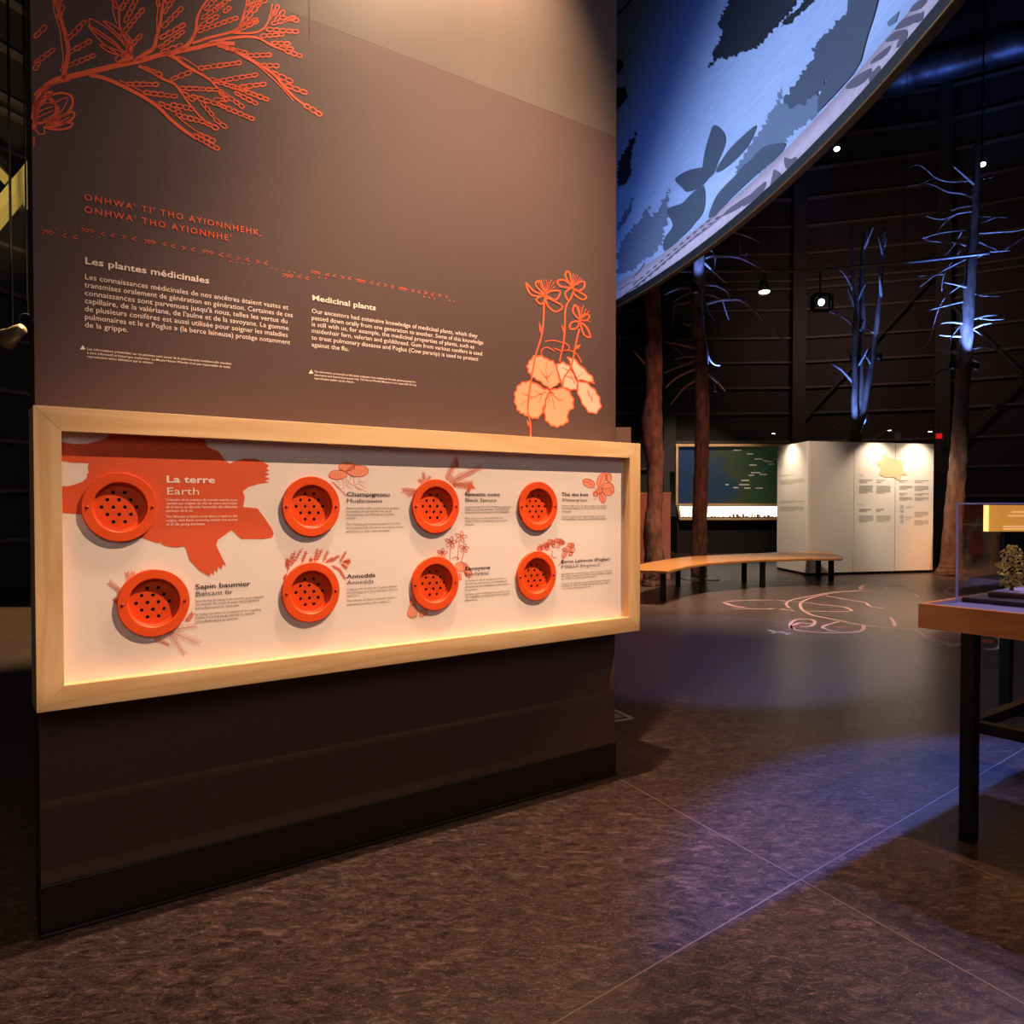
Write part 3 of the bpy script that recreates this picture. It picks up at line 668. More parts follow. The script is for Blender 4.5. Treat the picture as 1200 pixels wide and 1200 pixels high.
# little plant drawings on the panel
def fir_twig(mb, a, b, M, ln, w=.55, n=None, taper=.5):
    a = V((a[0],a[1])); b = V((b[0],b[1])); d = b-a; L = d.length; t = d/L; q = V((-t.y,t.x)); n = n or int(L/1.6)
    mb.ribbon([tuple(a), tuple(b)], w*1.2, M)
    for i in range(n+1):
        c = a+d*(i/n); l = ln*(1-taper*i/n)*random.uniform(.8,1.1)
        for s in (-1,1):
            e = c+(t*.75+q*s*.7)*l; mb.ribbon([tuple(c),tuple(e)], w, M)
KS = lambda pts: scl(pts, 120, 650, 5.714)
m = MB()
for a, b, l in (((400,510),(622,478),7),((420,500),(640,592),8),((440,520),(548,662),7),((350,560),(440,602),5),((140,260),(50,190),6),((190,200),(165,125),6),((215,190),(205,120),5),((250,160),(268,112),4),((560,450),(603,395),5),((110,330),(80,300),4)): fir_twig(m, *KS([a,b]), Q0, l, .34, int(13), .3)
tag(m.build('fir_print', M_twp, PANEL), 'orange balsam fir twigs')
KM = lambda pts: scl(pts, 320, 530, 7.06)
m = MB(); mf = MB()
for cx, cy, rx, ry in ((610,120,66,36),(535,187,73,40),(702,156,88,48)):
    P = KM([(cx+rx*math.cos(k*math.pi/12), cy+ry*math.sin(k*math.pi/12)*(1 if math.sin(k*math.pi/12)<0 else .95)) for k in range(24)])
    mf.fill([P], Q0); m.ribbon(P, .8, Q1, True)
    for j in range(5): stem(m, KM([(cx-rx*.6+j*rx*.3, cy-ry*.5),(cx-rx*.65+j*rx*.33, cy+ry*.1),(cx-rx*.55+j*rx*.28, cy+ry*.6)]), .3, .3, Q2, 2)
for L in ([(530,228),(545,260),(540,295)],[(570,225),(585,265),(580,300),(545,298)],[(610,190),(612,235),(640,230),(640,180)],[(668,200),(672,262),(710,258),(716,205)],[(500,245),(560,310),(610,350)],[(480,240),(540,300),(600,360)],[(590,240),(620,270)],[(620,250),(700,290),(780,330)],[(680,290),(730,315)],[(720,240),(760,250)],[(720,265),(770,300)],[(600,270),(650,300)]): stem(m, KM(L), .5, .35, Q1, 3)
tag(m.build('mushroom_outline_print', M_or2, PANEL), 'orange mushroom drawing'); mf.build('mushroom_print', M_salm, PANEL)
KA = lambda pts: scl(pts, 320, 630, 7.06)
m = MB()
def cedar_sprig(a, b, n=4, sp=24):
    a = V(a); b = V(b); d = b-a; t = d.normalized(); q = V((-t.y,t.x)); m.ribbon(KA([tuple(a),tuple(b)]), 1.0, Q0)
    for i in range(n):
        c = a+d*(.15+.75*i/n)
        for s in (-1,1):
            e = c+(t*.8+q*s*.6)*sp*random.uniform(.8,1.2); m.ribbon(KA([tuple(c),tuple(e)]), [1.1,.7], Q0)
for a, b in (((125,270),(112,165)),((118,290),(160,130)),((150,240),(182,105)),((165,215),(242,88)),((235,215),(278,110)),((300,210),(320,175)),((340,205),(372,85)),((355,200),(408,92)),((410,205),(458,105)),((430,210),(500,165)),((470,205),(548,145)),((550,210),(608,108)),((570,205),(640,185)),((560,215),(615,255)),((110,300),(90,350)),((545,255),(598,348)),((480,230),(560,270)),((100,240),(135,180)),((590,190),(630,215))): cedar_sprig(a, b)
tag(m.build('cedar_sprig_print', M_twp, PANEL), 'small orange cedar sprig')
KE = lambda pts: scl(pts, 470, 530, 8)
m = MB()
for a, b, l, n in (((430,265),(518,52),4.4,34),((450,280),(738,142),5.0,44),((480,300),(660,285),4,26),((480,300),(640,330),4,22),((150,368),(25,360),4.5,18),((150,385),(70,405),3.6,10),((225,285),(210,200),3.6,14),((240,275),(268,236),2.6,8),((200,290),(172,262),2.6,8)): fir_twig(m, *KE([a,b]), Q0, l*1.4, .62, int(n*.42), .3)
for P in ([(620,315),(655,290),(702,340),(645,345)],[(625,320),(615,360),(640,382),(655,345)],[(505,130),(518,52),(540,100),(535,150)]): m.fill([KE(P)], Q1)
tag(m.build('spruce_print', M_twp, PANEL), 'orange black spruce twigs')
KT = lambda pts: scl(pts, 600, 540, 5.716)
m = MB(); mf = MB()
for cx, cy, rx, ry, a in ((515,150,44,26,25),(600,125,26,52,25),(650,112,17,30,-5),(645,190,40,44,0),(607,245,21,36,-10),(560,222,18,14,20),(585,200,20,24,30)):
    a = math.radians(a); P = KT([(cx+rx*math.cos(k*math.pi/9)*math.cos(a)-ry*math.sin(k*math.pi/9)*math.sin(a), cy+rx*math.cos(k*math.pi/9)*math.sin(a)+ry*math.sin(k*math.pi/9)*math.cos(a)) for k in range(18)])
    mf.fill([P], Q0); m.ribbon(P, .7, Q2, True)
for L in ([(480,138),(520,150),(560,185)],[(575,190),(600,120),(612,90)],[(575,195),(640,185),(670,175)],[(580,200),(605,240),(610,270)],[(560,190),(545,240)],[(565,195),(575,240)],[(655,200),(685,215)],[(545,250),(570,262)],[(625,100),(655,95)]): stem(m, KT(L), .6, .4, Q2, 3)
tag(m.build('wintergreen_outline_print', M_or2, PANEL), 'orange wintergreen drawing'); mf.build('wintergreen_print', M_salm, PANEL)
m = MB(); mf = MB()
for i in range(46):
    if i < 32:
        u = random.random(); cx = 165+u*180; cy = 595-math.sin(min(1,u*1.1)*math.pi*.62)*62+random.uniform(-4,44)*(1-.2*u)
    else: cx = random.uniform(340,410); cy = random.uniform(555,640)-(.0)
    if cy > 600 and cx < 250: cy = 596
    r = random.uniform(10,16); P = KT([(cx+r*math.cos(k*math.pi/4), cy+r*math.sin(k*math.pi/4)) for k in range(8)])
    mf.fill([P], PM(OP+.0006+.000005*i)); m.ribbon(P, .45, Q2, True)
for L in ([(350,640),(335,670),(310,705)],[(270,600),(268,640),(300,650)],[(355,620),(330,650)]): stem(m, KT(L), .8, .8, Q1, 3)
tag(m.build('hogweed_outline_print', M_or2, PANEL), 'pale orange hogweed umbel'); mf.build('hogweed_print', M_salm2, PANEL)
KV = lambda pts: scl(pts, 470, 620, 8)
m = MB(); mf = MB()
for cx, cy, r in ((468,125,52),(562,75,52),(592,180,42),(385,225,44)):
    for k in range(5):
        a = math.radians(72*k-80); b = a+.38; c = a-.38
        outline(m, KV([(cx,cy),(cx+r*.75*math.cos(c),cy+r*.75*math.sin(c)),(cx+r*1.1*math.cos(a),cy+r*1.1*math.sin(a)),(cx+r*.75*math.cos(b),cy+r*.75*math.sin(b))]), .75, Q1, 2)
    for k in range(6): stem(m, KV([(cx,cy),(cx+r*.5*math.cos(k*.35-2.2),cy+r*.5*math.sin(k*.35-2.2))]), .3, .3, Q1, 2)
for L in ([(465,160),(458,290)],[(548,110),(535,200),(530,280)],[(588,220),(575,270),(565,310)],[(475,280),(510,262),(545,275),(520,290)],[(570,310),(620,330),(660,400)]): stem(m, KV(L), .7, .7, Q1, 3)
vi = 0
for L in ([(510,330),(560,310),(610,345),(600,390),(545,400),(515,370)],[(590,330),(650,380),(665,430),(640,455),(600,420)],[(545,420),(560,430),(565,470),(550,480)],[(80,730),(130,715),(158,760),(140,820),(100,832),(60,800)],[(180,770),(240,760),(245,790),(200,822),(178,810)],[(85,670),(110,640),(150,690),(120,715),(88,700)]):
    vi += 1; P = scallop(L, 3, 2); mf.fill([KV(P)], PM(OP+.0004+.00008*vi)); m.ribbon(KV(P), .6, Q1, True)
tag(m.build('savoyane_outline_print', M_or2, PANEL), 'orange goldthread drawing'); mf.build('savoyane_print', M_salm, PANEL)

# ------------------------------------------------------------------ scent ports (eight, each a thing)
hp = []
for row, n in ((-2,2),(-1,3),(0,4),(1,3),(2,2)):
    for i in range(n): hp.append(((i-(n-1)/2)*.0307, row*.0213))
def make_port():
    root = empty('scent_port', (0,0,0), RZ)
    RF, RO, dp = .0995, .071, .0085
    MB().lathe([(RF,0),(RF,-PFL+.0015),(RF-.0015,-PFL),(RO+.002,-PFL),(RO+.0003,-PFL+.0016),(RO+.0003,0)], 72, 'Y', True).build('flange', M_port, root, smooth=False)
    MB().lathe([(RO,-PFL+.0017),(RO,dp-.006),(RO-.002,dp-.002),(RO-.006,dp),(RO-.006,dp+.0025),(RO+.0005,dp+.0025),(RO+.0005,-PFL+.0017)], 72, 'Y', True).build('cup', M_port, root)
    loops = [circ(0,0,RO-.0058,72)]+[circ(x,z,.0052,16) for x,z in hp]
    mb = MB()
    for y in (dp, dp+.003): mb.fill(loops, lambda s, z, y=y: V((s,y,z)))
    for L in loops:
        n = len(L); mb.add([V((s,dp,z)) for s,z in L]+[V((s,dp+.003,z)) for s,z in L], [(i,(i+1)%n,n+(i+1)%n,n+i) for i in range(n)])
    mb.build('perforated_disc', M_port, root)
    tag(MB().lathe([(.0001,dp+.010),(RO-.001,dp+.010),(RO-.001,dp+.0118),(.0001,dp+.0118)], 48, 'Y').build('dark_cavity_disc', M_hole, root), 'black disc standing for the dark cavity behind the holes')  # black disc put in as the darkness inside the holes
    for sx in (-1,1):
        b = MB().lathe([(.0001,-PFL-.0035),(.003,-PFL-.003),(.0046,-PFL-.0012),(.0048,-PFL)], 16, 'Y')
        b.v = [v+V((sx*.0855,0,0)) for v in b.v]
        b.build('screw', M_screw, root, smooth=True)
    return root
def copy_tree(o, parent=None):
    c = o.copy(); COL.objects.link(c); c.parent = parent
    for ch in list(o.children): copy_tree(ch, c)
    return c
plabels = ['round orange scent port lying on the turtle print beside La terre','round orange scent port over fir twigs beside Sapin baumier','round orange scent port below the mushroom drawing beside Champignons','round orange scent port under the cedar sprig beside Annedda','round orange scent port over spruce twigs beside Épinette noire','round orange scent port among goldthread flowers beside Savoyane','round orange scent port beside Thé des bois, no drawing touching it','round orange scent port under the hogweed umbel beside Berce Laineuse']
proto = make_port()
for i, (s, z) in enumerate(port_sz):
    o = proto if i == 0 else copy_tree(proto)
    o.location = P0+D*s+NN*(OP+.0001)+V((0,0,z)); o.rotation_euler = (0,0,RZ)
    tag(o, plabels[i], 'scent port', 'orange scent ports on the framed panel')

# ------------------------------------------------------------------ hanging curved projection screen
RC = V((-14.4267, 4.3644, 0)); RR = 16.5867; RZ0 = HC+2.5; FL = .28
def ringp(a, dz, off=0.0):
    """point on the flared screen: angle a (deg), height dz above the lower rim, off = metres towards the hall centre"""
    r = RR+FL*dz-off; a = math.radians(a)
    return V((RC.x+r*math.cos(a), RC.y+r*math.sin(a), RZ0+dz))
SCREEN = empty('projection_screen', ringp(8, 0), 0, 'huge curved screen showing a blue forest, hung above the hall', 'screen')
so = SCREEN.location.copy()
A0, A1, NA = -3.2, 42.0, 160
def band(z0, z1, o0, o1, nz=1):
    mb = MB(); nv = 0
    for side, o in ((0,o0),(1,o1)):
        for j in range(nz+1):
            for i in range(NA+1): mb.v.append(ringp(A0+(A1-A0)*i/NA, z0+(z1-z0)*j/nz, o)-so)
    n1 = (NA+1)*(nz+1)
    for side in (0,1):
        for j in range(nz):
            for i in range(NA):
                a = side*n1+j*(NA+1)+i; mb.f.append((a,a+1,a+NA+2,a+NA+1))
    for j in (0,nz):
        for i in range(NA):
            a = j*(NA+1)+i; mb.f.append((a,a+1,n1+a+1,n1+a))
    for i in (0,NA):
        for j in range(nz):
            a = j*(NA+1)+i; mb.f.append((a,a+NA+1,n1+a+NA+1,n1+a))
    return mb
SH_ = 6.0; SB = .26
sk = band(SB, SH_, 0, -.02, 10)
tag(sk.build('screen_fabric', M_screen, SCREEN, smooth=True), 'blue lit fabric')
tag(band(0, SB, .004, -.02).build('border_strip', M_strip, SCREEN, smooth=True), 'mauve border with leaf prints')
rim = MB()
rim.f = []; pts = [ringp(A0+(A1-A0)*i/NA, 0, .0)-so for i in range(NA+1)]
prof = [(-.035,0),(.03,0),(.03,-.085),(-.035,-.085)]
for i in range(NA+1):
    for o, dz in prof:
        rim.v.append(ringp(A0+(A1-A0)*i/NA, 0, o)+V((0,0,dz-.001))-so)
for i in range(NA):
    for k in range(4): rim.f.append((i*4+k, i*4+(k+1)%4, (i+1)*4+(k+1)%4, (i+1)*4+k))
rim.f += [(0,1,2,3),(NA*4,NA*4+1,NA*4+2,NA*4+3)]
tag(rim.build('rim', M_rim, SCREEN), 'black rim')
tag(MB().tube([ringp(A0+(A1-A0)*i/NA, 0, .031)+V((0,0,-.088))-so for i in range(NA+1)], .006, 6).build('rim_edge', M_gold, SCREEN), 'thin brass edge')
# pictures on the screen: thin printed shapes that follow its curve
full = band(0, SH_, 0, -.02, 10); bv = BVHTree.FromPolygons([tuple(v+so) for v in full.v[:(NA+1)*11]], [f for f in full.f if max(f) < (NA+1)*11])
def MR(off):
    def f(x, y):
        r = ray(x, y).normalized(); h = bv.ray_cast(CAMP, r)
        while h[0] is None:      # outside the rim: slide back onto the fabric
            x -= 1.5; y -= 1.5; h = bv.ray_cast(CAMP, ray(x, y).normalized())
        p = h[0]; dz = p.z-RZ0; a = math.degrees(math.atan2(p.y-RC.y, p.x-RC.x))
        return ringp(a, dz, off)-so
    return f
def jag(pts, amp, step):
    """ragged needle edge"""
    out = []
    for i in range(len(pts)):
        a = V(pts[i]); b = V(pts[(i+1)%len(pts)]); n = max(1, int((b-a).length/step)); t = (b-a); 
        q = V((-t.y,t.x)); q = q.normalized() if q.length else q
        for k in range(n):
            out.append(a+t*k/n+q*(random.uniform(-1,1)*amp)*(1 if k else .3)+t*(random.uniform(-.4,.4)/n if k else 0))
    return [(p.x,p.y) for p in out]
Aa = lambda P: scl(P, 720, 0, 5); Bb = lambda P: scl(P, 720, 180, 5); Cc = lambda P: scl(P, 900, 0, 4)
SM = lambda P: [(p.x,p.y) for p in smooth_path([V((q[0],q[1],0)) for q in P], 4, True)]
shapes_dark = [jag(Aa([(690,-20),(650,60),(605,135),(635,175),(620,240),(580,300),(590,340),(550,400),(600,360),(640,322),(650,345),(700,320),(705,340),(740,295),(800,295),(850,270),(900,215),(960,150),(1000,100),(1060,40),(1090,-20)]), 2.6, 1.6),
 jag(Aa([(980,160),(1010,110),(1080,50),(1125,-10),(1210,-20),(1160,15),(1090,80),(1030,140)]), 1.6, 1.8),
 jag(Aa([(10,348),(45,350),(58,382),(40,410),(10,440)]), 1, 3), jag(Aa([(10,520),(65,505),(82,568),(50,610),(10,650)]), 1, 3),
 jag(Aa([(20,1090),(28,960),(70,870),(135,760),(110,870),(95,950),(100,1010),(60,1090)]), 2.0, 1.6), Aa([(20,95),(60,60),(100,10),(120,-10),(104,-10),(50,50),(20,80)])]
shapes_mid = [SM(Aa([(515,1000),(530,900),(560,790),(585,735),(625,755),(652,800),(648,860),(610,950),(592,1004),(560,1040),(500,1060)])), SM(Aa([(598,1004),(650,910),(720,830),(833,735),(795,840),(720,930),(640,995)])),
 SM(Bb([(358,150),(430,100),(520,80),(582,70),(560,140),(500,200),(430,225),(400,200)])), SM(Bb([(310,330),(400,290),(450,240),(522,190),(535,280),(520,350),(480,400),(420,470),(300,570),(295,500),(345,420)])),
 SM(Bb([(555,375),(590,270),(640,200),(710,130),(760,70),(800,40),(880,-40),(1005,-60),(960,20),(850,110),(700,250),(610,345)])),
 Cc([(380,-15),(525,-15),(500,80),(470,170),(440,285),(402,350),(330,430),(235,530),(240,460),(300,330),(350,180),(375,60)]),
 jag(Cc([(385,60),(340,90),(320,110),(270,160),(240,190),(210,240),(215,285),(170,330),(130,400),(75,470),(100,505),(180,480),(250,430),(320,320),(370,150)]), 3.4, 2.2)]
shapes_mist = [jag(Aa([(830,800),(880,730),(930,640),(988,505),(975,620),(1000,600),(1060,600),(1200,520),(1195,660),(1100,740),(1000,830),(900,960),(860,1010),(700,1010),(780,880)]), 3.0, 2.2),
 jag(Bb([(15,600),(60,500),(110,440),(150,380),(205,305),(215,370),(260,330),(290,270),(327,205),(305,300),(320,350),(290,450),(280,540),(200,610),(100,690),(15,730)]), 3.2, 2.2),
 jag(Bb([(15,440),(60,350),(110,255),(90,350),(70,400),(15,460)]), 2, 2), Cc([(560,105),(620,50),(600,105),(570,125)])]
for nm, sh, mt, off in (('misty_fir_print', shapes_mist, M_sil3, .003), ('plant_shadow_print', shapes_mid, M_sil2, .006), ('dark_fir_print', shapes_dark, M_sil, .009)):
    for i, s in enumerate(sh): MB().fill([s], MR(off+.0004*i), grid=14).build(nm, mt, SCREEN)
mb = MB()
for s in (Cc([(370,415),(385,385),(430,350),(490,320),(470,370),(420,408)]), Cc([(478,360),(500,330),(530,308),(525,360),(490,398)]), Cc([(485,300),(510,265),(580,212),(555,262)]), Cc([(555,195),(600,150),(657,140),(620,182)]), Cc([(607,225),(622,182),(657,145),(650,190)]), Cc([(600,140),(640,90),(722,60),(690,108)]), Cc([(695,105),(722,62),(735,55),(728,95)]), Cc([(668,55),(700,12),(755,-8),(722,38)]), Cc([(80,740),(110,745),(135,735),(133,762),(90,792)]),
 Bb([(640,365),(660,335),(720,290),(802,240),(762,300),(690,345)]), Bb([(760,310),(800,240),(892,163),(862,240)]), Bb([(930,130),(940,95),(982,120),(965,150),(920,187)]), Bb([(1000,30),(1035,40),(1062,20),(1075,45),(1030,85)])): MB().fill([SM(s)], MR(.007), grid=14).build('leaf_border_print', M_leafp, SCREEN)
for k in range(13):
    u = k/12; x = 130+u*470; y = 770-u*400; d = V((.80,-.60)); q = V((.60,.80))
    for s in (-1,1):
        c = V((x,y))+q*s*9; L = [c-d*22, c+q*s*7, c+d*24, c-q*s*4]
        mb.fill([Bb([tuple(p) for p in L])], MR(.0075+.0002*k))
for L in ([(60,850),(220,700),(420,530),(560,430),(640,360)], [(180,640),(150,690),(110,730)], [(30,800),(90,760),(150,740)]): mb.ribbon(Bb(L), 1.0, MR(.007))
mb.build('sprig_border_print', M_leafp, SCREEN)
for a in (-2, 6, 14):
    MB().tube([ringp(a, SH_, -.01)-so, V((*ringp(a, SH_, -.01).xy, HW+.001))-so], .006, 6).build('hanging_cable', M_blackm, SCREEN)

# ------------------------------------------------------------------ bench
BZ = .42
front = [(736,667.5),(751,668),(782,669),(805,663.5),(828,660),(850,658.3),(872,657),(896,655.5),(920,655),(950,654.3),(987,654.3)]
back = [(988,652.3),(971,646.6),(946,646.4),(910,647.3),(872,648.8),(850,649.8),(830,650.8),(808,652),(786,654.5),(760,659),(736,664)]
poly = [at_z(x, y, BZ) for x, y in front+back]
bc = V((3.6, 11.0, 0))
BENCH = empty('bench', bc, 0, 'long curved wooden bench on black legs near the tree trunks', 'bench')
MB().prism([tuple((p-bc).xy) for p in poly], BZ-.035, BZ).build('seat', M_bench, BENCH, bevel=.006)
def in_seat(p): return inside(p.x, p.y, [[tuple(q.xy) for q in poly]])
for x, y in ((777,704),(794.3,687.5),(822.8,695),(872,681.5),(893.5,688.5),(958.8,677),(973.8,681)):
    p = at_z(x, y, 0)
    MB().box((p.x-bc.x-.033, p.y-bc.y-.033, .0), (p.x-bc.x+.033, p.y-bc.y+.033, BZ-.0355)).build('leg', M_blackm, BENCH)

# ------------------------------------------------------------------ white folding partition
PA, PB, PC = at_z(910,667.5), at_z(946,675.2), at_z(1093,671)
ZP = at_y(948.5,516.8,PB.y).z
PART = empty('partition', PB, 0, 'white folding partition of tall printed panels lit from the top', 'partition')
dB = (PC-PB)
def frac(px):  # parameter along PB-PC for an image column
    lo, hi = 0.0, 1.0
    for _ in range(40):
        m_ = (lo+hi)/2; p = PB+dB*m_
        if 600+F*p.x/p.y < px: lo = m_
        else: hi = m_
    return lo
cuts = [(PA,PB)]+[(PB+dB*a, PB+dB*b) for a, b in ((0,frac(1000.5)),(frac(1000.5),frac(1048.8)),(frac(1048.8),1.0))]
def bars(mb, a, b, n_, rows, off=.004):
    """rows of illegible small print: (u0, u1, z)"""
    for u0, u1, z, h in rows:
        p = a.lerp(b, u0)+n_*off+V((0,0,z)); q = a.lerp(b, u1)+n_*off+V((0,0,z))
        mb.add([p-PB, q-PB, q+V((0,0,h))-PB, p+V((0,0,h))-PB], [(0,1,2,3)])
for i, (a, b) in enumerate(cuts):
    d = (b-a).normalized(); nrm = V((d.y,-d.x,0)); g_ = .006
    a2, b2 = a+d*g_, b-d*g_
    vs = [p+V((0,0,z))-PB for z in (.05, ZP) for p in (a2, b2, b2-nrm*.05, a2-nrm*.05)]
    pan = MB().add(vs, [(3,2,1,0),(4,5,6,7),(0,1,5,4),(1,2,6,5),(2,3,7,6),(3,0,4,7)]).build('panel', M_white, PART)
    vs = [p+V((0,0,z))-PB for z in (0, .05) for p in (a2-nrm*.01, b2-nrm*.01, b2-nrm*.04, a2-nrm*.04)]
    MB().add(vs, [(3,2,1,0),(4,5,6,7),(0,1,5,4),(1,2,6,5),(2,3,7,6),(3,0,4,7)]).build('plinth', M_blackm, PART)
    mb = MB()
    def block(u0, u1, z1, n, h=.012, gap=.024):
        bars(mb, a2, b2, nrm, [(u0, u1-(.0 if k < n-1 else (u1-u0)*.4)-random.uniform(0,.02), z1-k*gap, h) for k in range(n)])
    if i == 0:
        for z, n in ((1.75,1),(1.66,4),(1.28,2),(1.18,4)): block(.1,.9,z,n,.006)
    if i == 2:
        block(.12,.34,1.73,1,.008); block(.12,.45,1.64,2,.022,.034); block(.54,.75,1.64,2,.015,.034); block(.12,.46,1.54,6); block(.54,.9,1.54,6); block(.12,.34,1.22,1,.008); block(.12,.44,1.13,2,.02,.03); block(.54,.74,1.13,2,.02,.03); block(.12,.48,1.02,5); block(.54,.9,1.02,5)
    if i == 3:
        block(.1,.34,1.64,2,.014,.03); block(.5,.88,1.64,2,.014,.03); block(.1,.45,1.54,3); block(.5,.88,1.54,4); block(.1,.32,1.41,2,.014,.03); block(.5,.88,1.41,2); block(.1,.45,1.34,3); block(.5,.88,1.34,3); block(.27,.5,1.18,2,.006); block(.5,.88,1.08,4); block(.27,.45,1.0,3,.006); block(.5,.88,.93,4)
        for z in (1.16,1.09,.99,.91): bars(mb, a2, b2, nrm, [(.13,.22,z,.05)])
    if mb.v: tag(mb.build('small_lettering', M_lgrey, pan), 'grey blocks of small print')
dP = (PC-PB).normalized(); nP = V((dP.y,-dP.x,0))
def MP(off):
    return lambda x, y: at_plane(x, y, PB+nP*off, nP)-PB
mb = MB().fill([scl([(700,215),(745,245),(835,262),(820,290),(830,320),(855,350),(820,345),(805,385),(770,360),(715,360),(680,345),(690,300),(670,285),(665,262),(700,262)], 900, 490, 5.217)], MP(.006))
tag(mb.build('turtle_print', M_beige, PART), 'beige turtle print across two panels')
# picture lights on top of the partition
for i, (hx, hy, bx, lab, c) in enumerate(((913.5,503.5,926,'small lamp on a thin arm over the narrow end of the partition',0),(1042,505.5,1027,'small lamp on a thin arm over the middle of the partition',2),(1090,505,1074,'small lamp on a thin arm over the right end of the partition',3))):
    a, b = cuts[c]; d = (b-a).normalized(); nrm = V((d.y,-d.x,0)); u = (.5,.5,.5,.5)[c]
    base = a.lerp(b, .42)-nrm*.025+V((0,0,ZP)); head = a.lerp(b, .5)+nrm*.34+V((0,0,ZP+.20))
    r_ = empty('picture_light', base, 0, lab, 'lamp', 'picture lights on the white partition')
    MB().tube([V((0,0,.0)), V((0,0,.03)), (head-base)*.9+V((0,0,.03)), head-base], .007, 6).build('arm', M_blackm, r_)
    hd = MB().lathe([(.012,.03),(.028,.02),(.036,-.02),(.030,-.02)], 16); hd.v = [v+head-base for v in hd.v]
    hd.build('lamp_head', M_blackm, r_)
    bl = MB().lathe([(.0005,-.012),(.030,-.012),(.030,-.021),(.0005,-.021)], 12); bl.v = [v+head-base for v in bl.v]
    bl.build('bulb', M_bulb, r_)
    l = spot('picture_light_lamp', (0,0,0), (0,0,-1), (60,0,70,80)[c], WARM2, 112, .9, .02)
    l.location = head+V((0,0,-.03)); l.rotation_euler = ((a.lerp(b,.5)+V((0,0,1.3)))-head).to_track_quat('-Z','Y').to_euler()
wb_ = at_y(1052.5, 511, 15.6)
SEN = empty('sensor_head', V((wb_.x, wb_.y, 0)), 0, 'pale rounded sensor on a thin stand behind the white partition', 'sensor')
MB().lathe([(.09,0),(.09,.02),(.012,.03),(.012,wb_.z-.09)], 16).build('stand', M_blackm, SEN)
b_ = MB().lathe([(.001,-.10),(.045,-.09),(.055,-.03),(.07,.01),(.06,.06),(.03,.09),(.001,.095)], 16); b_.v = [v+V((0,0,wb_.z)) for v in b_.v]
b_.build('housing', M_white, SEN, smooth=True)

# ------------------------------------------------------------------ trees (bare trunks standing in the hall)
def tree(name, label, base_px, Y, trunk, branches, mt, mtb=None, kb=(0,0,1), stems=(), plate=False, cat='tree'):
    b = at_y(base_px[0], base_px[1], Y); b.z = 0
    r = empty(name, b, 0, label, cat)
    P = []; R = []
    for x, y, wd in trunk: P.append(at_y(x, y, Y)-b); R.append(wd*Y/F/2)
    n = len(P)
    # resample for a knotty outline
    PP = smooth_path(P, 5); RR_ = []
    for i in range(len(PP)):
        t = i/5; j = min(int(t), n-2); f = t-j; RR_.append((R[j]+(R[j+1]-R[j])*f)*(1+random.uniform(-.05,.05)))
    MB().tube(PP, RR_, 14, .12).build('trunk', mt, r, smooth=True)
    for s, w0, w1 in stems:
        Q = smooth_path([at_y(x, y, Y+dy)-b for x, y, dy in s], 4); k = len(Q)
        MB().tube(Q, [(w0+(w1-w0)*i/(k-1))*Y/F/2*random.uniform(.92,1.08) for i in range(k)], 9, .1).build('stem', mt, r, smooth=True)
    for pts, wd in branches:
        s = random.uniform(-.5,.9)
        # branches leave the trunk's axis and swing in depth as they go
        Q = []
        for i, (x, y) in enumerate(pts):
            u = i/(len(pts)-1); Q.append(at_y(x, y, Y-s*u*.9)-b)
        Q = smooth_path(Q, 3); k = len(Q)
        MB().tube(Q, [wd*Y/F/2*(1-.55*i/(k-1)) for i in range(k)], 6, .15).build('branch', mtb or mt, r, smooth=True)
    if plate: tag(MB().box((-.27,-.27,0),(.27,.27,.012)).build('base_plate', M_chrome, r), 'steel base plate')
    return r, b
T2 = lambda P: scl(P, 740, 260, 5.4545); T3 = lambda P: scl(P, 930, 240, 4.14); T4 = lambda P: scl(P, 1050, 150, 4.14); T6 = lambda P: scl(P, 1060, 380, 6)
tree('bare_tree', 'gnarled bare tree trunk with swollen knots at the end of the bench', (763,688), 11.62,
 [(762.8,687.6,23),(765,675,22),(766.5,654,23),(765,620,22),(767,592,18.5),(767.5,560,19),(768,540,20),(765.5,520,23),(764,500,26),(764.5,480,23),(766.6,460,18.5),(766,416,20),(766,388,17.5),(764.3,352,19.5),(763,320,18),(762,290,17),(761,250,16),(760,200,14)],
 [([(758,428),(750,420),(742,410)],3)], M_bark2)
